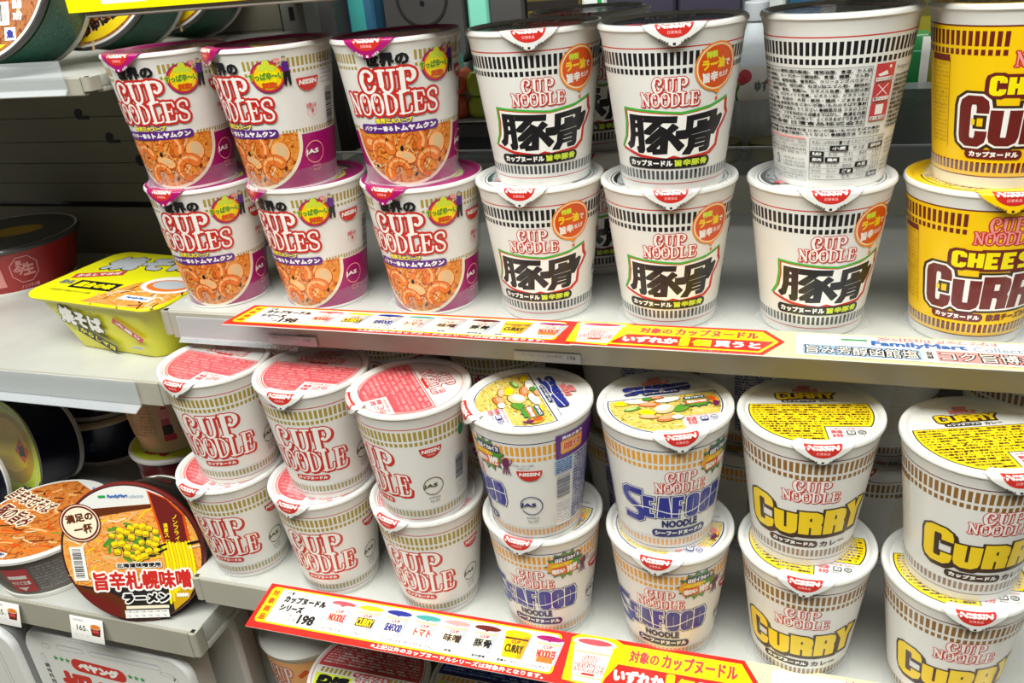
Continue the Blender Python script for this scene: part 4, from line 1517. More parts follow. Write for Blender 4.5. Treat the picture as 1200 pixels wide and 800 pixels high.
pu = math.atan2(-256 + 252.2, 46)
sign_strip(sign_red, W0, -421, 507.4, -252.6, pu, 'red price strip with eight small cup pictures and 198 yen, on the upper shelf edge')
sign_strip(sign_cream, 330, -147 + 8, 507.2, -252.0, pu, 'cream and red arrow strip with a blue shop name card, on the upper shelf edge')
pl = math.atan2(7, 46)
sign_strip(sign_red, W0, -423, 446.4, -508.4, pl, 'red price strip with eight small cup pictures and 198 yen, on the lower shelf edge')
sign_strip(sign_cream, 330, -149 + 8, 446.2, -507.6, pl, 'cream and red arrow strip with cup sticker, on the lower shelf edge')

# sign on the topmost shelf front
A = Art()
A.rect(0, 0, 620, 60, 'bright_yellow').up()
A.rrect(32, 4.5, 72, 40, 1, 'white_ink').up()
A.text('142', 63 - 6, 6, 69, 9.6, 'black_ink', .12).text('円', 69.6, 6, 71.4, 8, 'black_ink').text('麺類', 36, 8, 50, 9.4, 'grey_ink')
A.L -= 1
A.text('M', 20, 8, 29, 20, 'badge_orange', .7).text('おとく', 76, 4, 104, 16, 'pink_red', 1.2)
b = MB()
b.cbox(0, 620, 0, .8, 0, 60, 'bright_yellow', .2)
b.art(A, lambda x, y, o: (x, -o, y), .06, .05, 999)
tag(b.build('sign_strip', None, (-518, 543.9, -20.6)), 'yellow price sign with 142 yen on the topmost shelf front', 'shelf sign')

# small price labels on the rails


def price_label(x, y, z, wd, ht, art, label, pitch=0.):
    b = MB()
    b.cbox(0, wd, 0, .5, 0, ht, 'white_ink' if ht > 12 else 'silver_ink', .15)
    b.art(art, lambda px, py, o: (px, -o, py), .06, .05, 999)
    return tag(b.build('price_label', None, (x, y, z), (pitch, 0, 0)), label, 'price label')


A = Art().text('商品', 4, 6, 10, 8, 'grey_ink').text('カップめん', 12, 6, 26, 8, 'grey_ink').text('198', 34, 4, 40, 7, 'grey_ink')
price_label(-408, 543.6, -286, 46, 8.4, A, 'small pale price label under the left end of the upper sign strip')
A = Art().text('カップヌードル', 6, 4, 24, 6.5, 'grey_ink').text('旨辛豚骨', 26, 4, 38, 6.5, 'grey_ink').text('198', 42, 3, 48, 6.5, 'mid_grey')
price_label(-193, 544.6, -286.4, 52, 8, A, 'small pale price label on the upper shelf rail under the printed cup pictures')


def tag165(name):
    A = Art()
    A.text(name, 3, 21, 19, 23.6, 'grey_ink').text('165', 8, 11, 19, 17, 'black_ink', .12).text('円', 20, 11, 22, 13, 'grey_ink')
    for k in range(3):
        A.text('税込', 5 + k * 7, 5, 9 + k * 7, 7, 'silver_ink')
    x, y = 31.5, 9.5
    A.poly([(x - 5, y - 2), (x + 5, y - 2), (x + 6.5, y + 8), (x - 6.5, y + 8)], 'soup_dark').up()
    A.oval(x, y + 8, 6.8, 3, 'sand_ink').up().oval(x, y + 8, 5.4, 2.2, 'shrimp_ink').rect(x - 4, y + 1.4, x + 4, y + 4.4, 'panel_red')
    return A


price_label(-665, 470.0, -597, 41, 26, tag165('北海道味噌ラ'), 'white 165 price tag under the leaning ramen bowl', math.radians(-14))
price_label(-772, 470.0, -597, 41, 26, tag165('辛口まぜ麺'), 'white 165 price tag under the brown noodle bowl at the left edge', math.radians(-14))


# ================================================================ bowls
def pose(o, n, C, h, roll=0.):
    """set a bowl so that its lid faces n and the lid centre is at C (mm)"""
    n = Vector(n).normalized()
    t = (Vector((0, 0, 1)) - n * n.z)
    t = t.normalized() if t.length > 1e-4 else Vector((0, 1, 0))
    x = t.cross(n)
    m = Matrix((x, t, n)).transposed().to_4x4() @ Matrix.Rotation(math.radians(roll), 4, 'Z')
    o.rotation_euler = m.to_euler()
    o.location = (Vector(C) - n * h) * MM


def bowl(label, R, Rb, h, body, rim='rim_white', lid=None, side=None, lid_base='lid_paper', name='noodle_bowl', cat='noodle bowl', group=None, foot=True):
    o = empty(name, (0, 0, 0), label, cat, group)
    b = MB()
    prof = [(Rb - 6, 1.5), (Rb - 4, 0), (Rb - .5, 0), (Rb, 1), (Rb + .3, 5), (Rb - 1.5, 6)] if foot else [(Rb - 2, 0), (Rb, 1.5)]
    k0 = len(prof)
    rad = lambda z: Rb + (R - 3 - Rb) * ((z - 6) / (h - 12)) ** .8 if z > 6 else Rb
    prof += [(rad(6 + (h - 13) * k / 6) - .6, 6 + (h - 13) * k / 6) for k in range(7)]
    k1 = len(prof)
    prof += [(R - 1.4, h - 6), (R, h - 5), (R + .3, h - 2), (R - .6, h - .4), (R - 2, h)]
    names = ['rim_white' if i < k0 - 1 else (body if i < k1 else rim) for i in range(len(prof) - 1)]
    b.lathe(prof, body, 96, True, False, names)
    if side:
        b.art(side, lambda x, y, off: ((rad(y) + off) * math.sin(x / R), -(rad(y) + off) * math.cos(x / R), y), .15, .06, 4.)
    b.build('bowl_body', o)
    l = MB()
    l.lathe([(R - 1.6, h + .1), (R - 4, h - .2), (.5, h - .2)], lid_base, 96, False, True)
    if lid:
        l.art(lid, lambda x, y, off: (x, y, h - .2 + off), .1, .06, 999)
    l.build('lid', o)
    return o


# leaning ramen bowl with corn
def art_ramen():
    A = Art()
    rnd = random.Random(4)
    A.oval(0, 0, 69, 69, 'foil_dark', 96).up()
    A.poly([(69 * math.cos(a), 69 * math.sin(a)) for a in [math.radians(46 + 92 * k / 28) for k in range(29)]], 'lid_paper')
    A.poly([(-51, 46), (45, 50)] + [(68 * math.cos(a), 68 * math.sin(a)) for a in [math.radians(48 - 108 * k / 30) for k in range(31)]] + [(33, -34), (-40, -34)] +
           [(68 * math.cos(a), 68 * math.sin(a)) for a in [math.radians(206 - 68 * k / 24) for k in range(25)]], 'ramen_photo').up()
    A.poly([(-48, 46), (26, 49), (26, 45), (0, 42), (-30, 38), (-52, 40)], 'soup_dark')
    for k in range(150):                                       # noodle strands in the picture
        x, y = rnd.uniform(-62, 60), rnd.uniform(-30, 40)
        if x * x + y * y > 62 ** 2:
            continue
        a = rnd.uniform(-.8, .8)
        l = rnd.uniform(4, 9)
        A.stroke(spl([(x - l * math.cos(a), y - l * math.sin(a)), (x, y + rnd.uniform(-3, 3)), (x + l * math.cos(a), y + l * math.sin(a))], 5), rnd.uniform(.9, 1.7),
                 rnd.choice(('shrimp_light', 'sand_ink', 'shrimp_ink', 'cream_ink', 'shrimp_light', 'egg_ink')))
    A.up()
    for k in range(70):                                        # greens under the corn
        a, r = rnd.uniform(0, 2 * PI), rnd.uniform(0, 1) ** .7
        x, y = 4 + 28 * r * math.cos(a), 11 + 19 * r * math.sin(a)
        l = rnd.uniform(2.5, 5)
        A.stroke([(x - l * math.cos(a + 1), y - l * .6 * math.sin(a + 1)), (x + l * math.cos(a + 1), y + l * .6 * math.sin(a + 1))], rnd.uniform(2, 3.6), rnd.choice(('scallion', 'leaf_ink', 'scallion', 'scallion_pale', 'black_ink')))
    A.up()
    pts = []
    for k in range(400):
        a, r = rnd.uniform(0, 2 * PI), rnd.uniform(0, 1) ** .55
        x, y = 6 + 26 * r * math.cos(a), 11 + 17 * r * math.sin(a)
        if all((x - p[0]) ** 2 + (y - p[1]) ** 2 > 5.8 ** 2 for p in pts):
            pts.append((x, y))
    for x, y in pts:
        q, t = rnd.uniform(2.7, 3.7), rnd.uniform(-25, 25)
        A.at(x, y, t).rrect(-q - .5, -q * .9 - 1.1, q + .6, q * .9 - .2, 1.6, 'olive_dark', 2).up().rrect(-q, -q * .9, q, q * .9, 1.5, 'corn_ink', 2).rrect(-q * .9, -q * .8, q * .9, -q * .2, .8, 'corn_dark', 2).up()
        A.rrect(-q * .6, 0, q * .3, q * .6, .8, 'bright_yellow', 2).home().L -= 2
    A.up(3)
    A.poly([(69 * math.cos(a), 69 * math.sin(a)) for a in [math.radians(204 + 56 * k / 20) for k in range(21)]] + [(-14, -48), (-30, -38), (-52, -34)], 'soup_dark').up()
    A.poly([(69 * math.cos(a), 69 * math.sin(a)) for a in [math.radians(212 + 40 * k / 20) for k in range(21)]] + [(-20, -54), (-36, -44), (-50, -40)], 'maroon_ink').up()
    A.poly([(24, 63), (43, 54), (57, 38), (60, 2), (34, 0)], 'badge_orange').up()
    A.poly([(26, 61), (42, 53), (55, 37), (57, 3), (36, 2)], 'maroon_ink').up()
    for k, ch in enumerate('ノンフライ麺'):
        A.text(ch, 45, 33 - k * 5.4, 49.6, 37.6 - k * 5.4, 'yellow_ink', .15)
    for k, ch in enumerate('濃厚スープ'):
        A.text(ch, 35, 25 - k * 5, 39.6, 29.4 - k * 5, 'yellow_ink', .15)
    A.oval(-46, 33, 20.5, 19.5, 'maroon_ink').up().ring(-46, 33, 19.4, 18.4, .9, 'cream_ink').oval(-46, 33, 16.6, 15.6, 'cream_ink').up()
    A.text('満足の', -60, 34, -32, 43, 'soup_dark', .5, 0, 8)
    A.text('一杯', -53, 22, -34, 32, 'soup_dark', .5, 0, 8)
    A.rect(-24, 57.5, -17, 59.8, 'fm_green').text('FamilyMart', -15, 56, 5, 60.4, 'fm_blue', .2).text('collection', 6, 56.2, 20, 59.6, 'fm_grey')
    A.rect(-61, -26, -47, 9, 'white_ink').up()
    barcode(A, -59, -23, -50, 7, 'black_ink')
    # lifted noodles on chopsticks
    A.poly([(30, 8), (58, 10), (63, -24), (50, -48), (34, -60), (33, -30)], 'corn_dark').up()
    for k in range(9):
        x = 32.5 + k * 3.2
        A.stroke(spl([(x, 9 + math.sin(k)), (x + 1.5, -10), (x + .5, -28), (x - 1, -46 + k * 2.4 - (6 if k < 2 else 0))], 6), 2.6, ('bright_yellow', 'yellow_ink', 'bright_yellow', 'corn_ink')[k % 4])
    A.up().stroke([(27, 6), (35, 8.6)], 2, 'black_ink').stroke([(27, .5), (35, 3.6)], 2, 'black_ink').stroke([(57, 8), (67, 10)], 2.4, 'black_ink').stroke([(57, 4), (68, 6)], 1.2, 'cream_ink')
    A.text('北海道味噌使用', -18, -15, 28, -8.6, 'white_ink', 1.3).up()
    A.text('北海道味噌使用', -17, -14.2, 27, -9.4, 'black_ink', .3)
    A.L -= 1
    A.text('旨辛札幌味噌', -44, -39, 57, -15.5, 'white_ink', 2.6).up()
    A.text('旨辛札幌味噌', -42, -37, 55, -17.5, 'logo_red', .8)
    A.L -= 1
    A.text('ラーメン', -17, -52.5, 33, -39.5, 'white_ink', 2.2).up()
    A.text('ラーメン', -15.4, -51, 31.4, -41, 'black_ink', .95)
    A.text('調理例', 38, -46, 50, -42, 'white_ink', .4)
    A.rrect(-14, -57, 29, -53.8, .6, 'cream_ink')
    A.rect(-16, -66.6, 28, -58.4, 'white_ink').up()
    for k in range(6):
        A.text('たん白質', -15 + k * 7.1, -61, -9.6 + k * 7.1, -59, 'black_ink').text('12g', -14 + k * 7.1, -65.6, -10.6 + k * 7.1, -63, 'grey_ink')
    return A


S = Art()
S.rect(-220, 8, 220, 54, 'foil_dark').up()
for k in range(14):
    S.text('味噌ラーメン', -200 + k * 30, 14 + (k % 3) * 12, -176 + k * 30, 24 + (k % 3) * 12, 'maroon_ink', .6)
rb = bowl('round ramen bowl leaning towards the front, corn and noodle picture on its lid', 71, 53, 72, 'foil_dark', 'maroon_ink', art_ramen(), S, 'foil_dark')
pose(rb, (.25, -.94, .245), (-580, 497, -497), 72, 0)


# brown bowl at the left edge
def art_brown():
    A = Art()
    rnd = random.Random(9)
    A.oval(0, 0, 67, 67, 'brown_photo', 96).up()
    A.poly([(67 * math.cos(a), 67 * math.sin(a)) for a in [math.radians(58 + 64 * k / 20) for k in range(21)]], 'lid_paper')
    for k in range(120):
        x, y = rnd.uniform(-60, 60), rnd.uniform(-56, 50)
        if x * x + y * y > 61 ** 2:
            continue
        a = rnd.uniform(.2, .9) if y < 0 else rnd.uniform(0, PI)
        l = rnd.uniform(4, 13) if y < 5 else rnd.uniform(2, 5)
        A.stroke(spl([(x - l * math.cos(a), y - l * math.sin(a)), (x, y + rnd.uniform(-2, 2)), (x + l * math.cos(a), y + l * math.sin(a))], 4), rnd.uniform(1.4, 2.6),
                 rnd.choice(('shrimp_ink', 'shrimp_dark', 'sand_ink', 'soup_dark', 'shrimp_light', 'badge_orange', 'scallion')))
    A.up()
    A.text('FamilyMart', -6, 57, 16, 62, 'fm_blue', .2)
    A.at(-40, 2, 8)
    A.text('旨辛まぜそば', -38, -4, 38, 18, 'cream_ink', 2.2).up()
    A.text('旨辛まぜそば', -36.5, -2.6, 36.5, 16.6, 'maroon_ink', .45)
    A.L -= 1
    A.text('豚の旨み', -22, -30, 38, -6, 'cream_ink', 2.2).up()
    A.text('豚の旨み', -20.5, -28.5, 36.5, -7.5, 'maroon_ink', .6)
    A.home()
    A.poly([(67 * math.cos(a), 67 * math.sin(a)) for a in [math.radians(196 + 54 * k / 16) for k in range(17)]], 'foil_dark').up()
    A.rect(-44, -46, -26, -36, 'white_ink')
    A.poly([(8, -56), (34, -47), (37, -53), (12, -62)], 'white_ink').up().text('熱湯4分 湯切り', 11, -58, 34, -51.6, 'navy_ink', .3, 0, 19)
    A.oval(-2, -59, 3.4, 3.4, 'blue_ink')
    return A


S = Art()
S.rect(-12, 12, 16, 48, 'panel_red').up()
S.poly([(-6, 20), (8, 20), (1, 14)], 'white_ink').text('やけど注意', -9, 24, 13, 30, 'white_ink', .2).rect(-9, 33, 12, 38, 'white_ink')
small_print(S, 20, 13, 62, 49, 9, 'silver_ink', 3)
small_print(S, -76, 13, -20, 49, 9, 'grey_ink', 6)
mat('bowl_brown', '#756a62', .45, .1)
bb = bowl('dark brown round noodle bowl standing at the left edge with a noodle picture lid', 71, 54, 62, 'bowl_brown', 'rim_white', art_brown(), S)
pose(bb, (0, 0, 1), (-733, 535, -505.8), 62, 16)
for c in bb.children:
    if c.name.startswith('lid'):
        c.rotation_euler = (0, 0, math.radians(-38))

# navy bowls in the shade, in two stacks of two
mat('bowl_navy', '#171833', .3, .3)


def art_navy():
    A = Art().ring(0, 0, 68, 68, 5, 'sand_ink', 72)
    A.oval(0, 0, 62, 62, 'olive_dark', 72).up().oval(10, 4, 34, 30, 'corn_dark').up().text('ちゃんぽん', -40, -30, 30, -14, 'white_ink', 1.2)
    return A


for i, (x, y, z, lab) in enumerate(((-850, 764, -568, 'shaded navy noodle bowl under another, behind the brown bowl'), (-846, 766, -502, 'shaded navy noodle bowl stacked on top, right stack under the middle shelf'),
                                    (-1003, 762, -568, 'shaded navy noodle bowl at the bottom of the far left stack'), (-1000, 764, -502, 'shaded navy noodle bowl on top of the far left stack'))):
    if i == 0:
        S = Art().text('中華そば', -30, 24, 30, 40, 'steel_blue', .8)
        nb = bowl(lab, 71, 58, 66, 'bowl_navy', 'sand_ink', art_navy(), S, group='navy bowls in two stacks')
        q = nb
    else:
        q = copy_tree(nb)
        q['label'] = lab
    q.location = (x * MM, y * MM, z * MM)
    q.rotation_euler = (0, 0, .3 * i)


# two more bowls lying on their sides at the far left
def art_yellow():
    A = Art()
    A.oval(0, 0, 67, 67, 'lime_ink', 72).up()
    A.poly(ell(10, 8, 48, 44, 40), 'corn_dark').up().poly(ell(6, 12, 40, 34, 40), 'egg_ink').up()
    for k in range(16):
        A.stroke(spl([(-20 + k * 3, 30), (-16 + k * 3.4, 10), (-12 + k * 3.2, -14)], 4), 1.6, ('yellow_ink', 'bright_yellow')[k % 2])
    A.up()
    A.at(34, 6, 45).rect(-11, -11, 11, 11, 'badge_orange').home().up()
    A.text('旨', 27, -1, 41, 13, 'black_ink', .8)
    A.text('鶏ガラ', 14, -52, 46, -38, 'navy_ink', 1)
    A.poly([(67 * math.cos(a), 67 * math.sin(a)) for a in [math.radians(290 + 45 * k / 16) for k in range(17)]], 'navy_ink')
    return A


S = Art()
S.rect(-30, 10, 44, 56, 'mid_grey').up()
small_print(S, -26, 12, 40, 54, 9, 'grey_ink', 2)
yb = bowl('navy noodle bowl on its side with yellow-green lid, behind the brown bowl', 62, 51, 64, 'bowl_navy', 'rim_white', art_yellow(), S)
pose(yb, (-.25, -.93, .18), (-872, 628, -502), 64, 10)
gb = bowl('dark bowl with pale rim at the left edge, before the yellow-lidded bowl', 66, 54, 60, 'bowl_navy', 'rim_white',
          Art().oval(0, 0, 64, 64, 'navy_ink', 60).up().text('醤油', -30, -20, 30, 30, 'white_ink', 2).text('100', 28, -36, 52, -24, 'white_ink', .8), None)
pose(gb, (-.1, -.97, .2), (-884, 530, -500), 60)

# two-cup stack in the shade behind the leaning ramen bowl
mat('cup_red', '#5d1418', .35, .3)


def art_back():
    A = Art()
    A.rect(-60, 18, 60, 84, 'sand_ink').up()
    small_print(A, -34, 22, 2, 80, 14, 'mid_grey', 1)
    A.rect(8, 16, 24, 84, 'panel_red').up().rect(10, 44, 22, 56, 'rose_ink').rrect(10, 24, 22, 36, 2, 'foil_dark').text('注意', 10, 62, 22, 70, 'white_ink', .3)
    small_print(A, 28, 22, 58, 80, 14, 'mid_grey', 4)
    return A


S = Art()
S.rect(-70, 20, 70, 78, 'maroon_ink').up().text('味噌', -22, 26, 20, 56, 'silver_ink', 1.6).rect(-4, 66, 20, 70, 'rose_ink')
b1 = bowl('dark red noodle cup with yellow-green lid behind the leaning ramen bowl', 50, 38, 100, 'cup_red', 'rim_white', Art().oval(0, 0, 47, 47, 'lime_ink', 60).up().oval(0, 6, 30, 26, 'sand_ink').text('味噌', -14, -38, 16, -26, 'panel_red', .8), S, name='tall_noodle_cup', cat='noodle cup', foot=False)
b1.location = (-640 * MM, 652 * MM, -568 * MM)
b2 = bowl('beige noodle cup turned backwards on the dark red cup, under the middle shelf end', 49, 38, 92, 'sand_ink', 'rim_white', None, art_back(), name='tall_noodle_cup', cat='noodle cup', foot=False)
b2.location = (-641 * MM, 654 * MM, (-568 + 100.4) * MM)
b2.rotation_euler = (0, 0, math.radians(18))


# green soba bowls tilted on the top left shelf
def art_soba(second=False):
    A = Art()
    rnd = random.Random(14)
    A.oval(0, 0, 70, 70, 'soba_photo', 96).up()
    for k in range(80):
        x, y = rnd.uniform(-60, 62), rnd.uniform(-62, 40)
        if x * x + y * y > 62 ** 2:
            continue
        a = rnd.uniform(.7, 1.5)
        l = rnd.uniform(6, 16)
        A.stroke(spl([(x - l * math.cos(a), y - l * math.sin(a)), (x + rnd.uniform(-3, 3), y), (x + l * math.cos(a), y + l * math.sin(a))], 5), rnd.uniform(2, 3.4), rnd.choice(('shrimp_dark', 'sand_ink', 'soup_dark', 'shrimp_ink', 'shrimp_light')))
    A.up()
    A.oval(8, 20, 34, 30, 'egg_ink').up().oval(2, 24, 26, 20, 'badge_orange').oval(22, 10, 14, 10, 'egg_ink').up().oval(-2, 30, 10, 6, 'panel_red').oval(14, 26, 7, 4, 'leaf_ink')
    A.rect(6, -44, 38, -26, 'white_ink').up()
    barcode(A, 9, -41, 35, -28, 'black_ink', False)
    A.text('熱湯', 41, -32, 50, -25, 'white_ink', .3).text('3分', 41, -41, 50, -34, 'white_ink', .5)
    A.rect(33, -56, 43, -46, 'white_ink').up().text('魚', 34.5, -54.5, 41.5, -47.5, 'blue_ink', .5)
    A.poly([(68 * math.cos(a), 68 * math.sin(a)) for a in [math.radians(238 + 62 * k / 20) for k in range(21)]], 'yellow_ink').up()
    A.text('つゆは旨い。', -28, -60, 28, -49, 'black_ink', .6)
    return A


mat('bowl_green', '#2c5a43', .35, .2)
S = Art()
S.rect(-20, 8, 110, 62, 'bowl_green').up()
small_print(S, 20, 12, 100, 56, 12, 'teal_ink', 2)
g1 = bowl('large green soba bowl tilted to face the aisle, top left corner', 74, 58, 74, 'bowl_green', 'mid_grey', art_soba(), S)
pose(g1, (.12, -.92, .36), (-634, 571, 14.8), 74, 0)
g2 = copy_tree(g1)
g2['label'] = 'green soba bowl in shade behind the tilted one, its yellow label showing'
pose(g2, (.10, -.92, .36), (-604, 661, 15), 74, 28)
g3 = copy_tree(g1)
g3['label'] = 'third green bowl furthest back under the topmost shelf'
pose(g3, (.10, -.92, .36), (-597, 753, 15.5), 74, 40)


# ---------------------------------------------------------------- yellow tray and red bowl on the middle shelf
ty = empty('noodle_tray', (0, 0, 0), 'bright yellow tapered noodle tray on the left-hand middle shelf', 'noodle tray')
TW, TD, TH = 172, 126, 61
b = MB()
mat('tray_yellow', '#e9e414', .38, .3)
lv = [(0, 58, 40, 16), (2, 60, 42, 18), (20, 66, 47, 20), (40, 73, 53, 22), (55, 80, 58, 22), (56.5, 84, 61.5, 20), (59, 86, 63, 19), (60.6, 85.4, 62.4, 18)]
b.loft([[(x, y, z) for x, y in rr(-w_, -d_, w_, d_, r, 8)] for z, w_, d_, r in lv], 'tray_yellow')
A = Art()
A.at(-4, 28, -12, 1.35)
A.text('焼そば', -34, -4, 6, 13, 'black_ink', 1.5).up()
A.text('焼そば', -33.3, -3.3, 5.3, 12.3, 'white_ink', .9)
A.home().L -= 1
A.at(-2, 12, -30, 1.3)
A.rect(-26, -5, 8, 3, 'black_ink').up().text('からしマヨ', -24, -3.4, 6, 1.4, 'bright_yellow', .2)
A.home()
A.at(36, 32, -40, 1.2).rect(-14, -3, 14, 3.4, 'panel_red').up().text('大盛り', -11, -1.8, 11, 2.2, 'white_ink', .2)
A.home().rect(30, 11, 44, 14, 'silver_ink').text('FamilyMart', 33, 11.4, 43, 13.4, 'fm_blue')
A.at(-44, 34, -58).text('からしマヨネーズ', -12, -1.5, 12, 1.5, 'black_ink')
A.home()
b.art(A, lambda x, y, o: (x, -(44.8 + 13.2 * y / 55) - o - .8, y), .1, .05, 999)
b.build('tray_body', ty)
l = MB()
l.loft([[(x, y, 60.7) for x, y in rr(-85.4, -62.4, 85.4, 62.4, 18, 8)], [(x, y, 61.2) for x, y in rr(-85, -62, 85, 62, 18, 8)]], 'tray_yellow')
A = Art()
rnd = random.Random(2)
A.poly([(-6, -61.5), (70, -61.5), (84, -46), (84, 4), (40, 8), (14, -12), (6, -30)], 'ramen_photo').up()
for k in range(70):
    x, y = rnd.uniform(0, 80), rnd.uniform(-60, 0)
    if y > x * .9 - 30:
        continue
    a = rnd.uniform(0, PI)
    A.stroke(spl([(x - 6 * math.cos(a), y - 6 * math.sin(a)), (x, y + rnd.uniform(-3, 3)), (x + 6 * math.cos(a), y + 6 * math.sin(a))], 4), 1.8, rnd.choice(('sand_ink', 'shrimp_light', 'corn_dark', 'cream_ink', 'soup_dark')))
A.up().oval(54, -8, 32, 20, 'white_ink').oval(54, -10, 25, 14, 'shrimp_ink').up().oval(54, -8, 20, 10, 'silver_ink')
A.rect(28, -48, 66, -38, 'white_ink').up().text('FamilyMart', 34, -46, 60, -40, 'fm_blue', .3)
A.at(-6, 32, 8)
A.text('焼そば', -60, -16, 62, 24, 'black_ink', 4.).up()
A.text('焼そば', -58.5, -14.5, 60.5, 22.5, 'silver_ink', 2.8)
A.home()
A.at(-48, -2, 20).rect(-26, -5.5, 28, 6, 'panel_red').up().text('からしマヨ付', -22, -3.4, 24, 3.6, 'white_ink', .4)
A.home()
A.rect(-52, -36, 4, -18, 'black_ink').up().text('屋台の味', -48, -33, 0, -21, 'bright_yellow', .8)
A.text('お湯を捨てる時はやけどに注意', -66, -46, -12, -42, 'black_ink')
A.text('即席カップめん', -72, -30, -56, -20, 'grey_ink', .3)
l.art(A, lambda x, y, o: (x, y, 61.2 + o), .08, .05, 999)
l.build('lid', ty)
ty.location = (-604 * MM, 623 * MM, -326 * MM)
ty.rotation_euler = (0, 0, math.radians(-7))

mat('bowl_red', '#b02424', .35, .3)
S = Art()
S.at(34, 32)
oc = [(17 * math.cos(PI / 8 + k * PI / 4), 17 * math.sin(PI / 8 + k * PI / 4)) for k in range(8)]
S.stroke(oc, 1.2, 'rose_ink', True).text('生', -3, -8, 12, 8, 'rose_ink', .8).text('今', -13, -6, 0, 6, 'rose_ink', .6).text('風', -9, 5, -1, 12, 'rose_ink', .3)
S.home().text('ノンフライ麺', 24, 8, 48, 13, 'rose_ink', .3)
S.rect(-26, 14, 8, 50, 'rose_ink').up().text('あっさり', -22, 34, 4, 44, 'panel_red', .4).text('うどん', -20, 20, 2, 28, 'panel_red', .4)
rbw = bowl('dark red noodle bowl with an octagonal mark, in shade on the left-hand middle shelf', 84, 68, 60, 'bowl_red', 'mid_grey', Art().oval(0, 0, 80, 80, 'mid_grey', 72).up().oval(14, 4, 30, 22, 'corn_dark').oval(-34, -16, 20, 14, 'panel_red'), S)
rbw.location = (-901 * MM, 745 * MM, -326 * MM)
rbw.rotation_euler = (0, 0, math.radians(34))

# ---------------------------------------------------------------- white trays standing on edge at the bottom left
mat('tray_white', '#e4e4e2', .4, .2)


def white_tray(label, x0, x1, yf, ztop, hgt, thick, art=None, side=None):
    o = empty('noodle_tray', ((x0 + x1) / 2, yf, ztop - hgt), label, 'noodle tray')
    w_ = (x1 - x0) / 2
    b = MB()
    lv = [(0, 0, 26), (3, -2, 26), (7, -2.5, 26), (9, 2, 24), (thick - 4, 11, 22), (thick, 15, 18)]
    b.loft([[(x, y, z) for x, z in rr(-w_ + i, i, w_ - i, hgt - i, r, 7)] for y, i, r in lv][::-1], 'tray_white')
    if side:
        b.art(side, lambda x, y, off: (w_ - 3 - (x / thick) * 10 + off, x, y), .3, .05, 999)
    b.build('tray_body', o)
    l = MB()
    l.loft([[(x, -.4, z) for x, z in rr(-w_ + 1, 1, w_ - 1, hgt - 1, 25, 7)], [(x, -.05, z) for x, z in rr(-w_ + 1, 1, w_ - 1, hgt - 1, 25, 7)]], 'lid_paper')
    if art:
        l.art(art, lambda x, y, off: (x, -.4 - off, y), .08, .05, 999)
    l.build('lid', o)
    return o


def art_tray():
    A = Art()
    H = 215
    for x0, x1, y in ((-84, -72, H - 19), (-62, -26, H - 17), (-18, 74, H - 17)):
        A.rrect(x0, y, x1, y + 8, 4, 'silver_ink').up().rrect(x0 + 1, y + 1, x1 - 1, y + 6, 3, 'lid_paper')
        A.L -= 1
    A.stroke(spl([(74, H - 20), (86, H - 24), (90, H - 38), (90, H - 120)], 6), 6, 'silver_ink').up().stroke(spl([(75, H - 20), (86, H - 24.6), (90, H - 38), (90, H - 120)], 6), 4, 'lid_paper')
    A.stroke([(-88, H - 30), (-88, H - 130)], 5, 'silver_ink').up().stroke([(-88, H - 31), (-88, H - 130)], 3.4, 'lid_paper')
    A.at(-14, H - 37, -3)
    A.rrect(-36, -9, 36, 9.5, 9, 'logo_red').up()
    A.text('ペヤング', -27, -6, 27, 6.5, 'white_ink', 1.4)
    A.home()
    for x, y in ((-70, 0), (-62, 0), (-54, 0), (28, -1), (36, -1), (44, -1)):
        A.poly(star(x, H - 33 + y - (x + 14) * .04, 4, 4, 5, .42, PI / 2), 'fm_green')
    A.text('切', -72, H - 92, -30, H - 48, 'logo_red', 2.4)
    A.text('焼そば', -26, H - 102, 64, H - 54, 'badge_orange', 3.6).up()
    A.text('焼そば', -24, H - 100, 62, H - 56, 'yellow_ink', 1.8)
    for k, ch in enumerate('調味料別添'):
        A.text(ch, -90, H - 48 - k * 8, -84, H - 42 - k * 8, 'mid_grey', .2)
    A.rect(56, H - 47, 74, H - 41, 'lime_ink')
    return A


SD = Art().stroke(spl([(8, 190), (18, 186), (22, 170), (22, 150)], 6), 1.6, 'orange_ink').oval(24, 148, 3, 10, 'panel_red')
white_tray('white noodle tray standing on edge with red oval logo, bottom left', -772, -557, 494, -630, 217, 46, art_tray(), SD)
white_tray('white noodle tray standing at the bottom left corner, mostly cut off', -1010, -784, 486, -632, 217, 46, art_tray(), SD)
white_tray('plain white tray edge standing second behind the logo tray', -757, -547, 556, -622, 217, 46, None, SD)
white_tray('plain white tray edge standing third, furthest back, left of the red price strip', -745, -532, 616, -616, 217, 46, None, SD)

# ---------------------------------------------------------------- big cups on the base deck


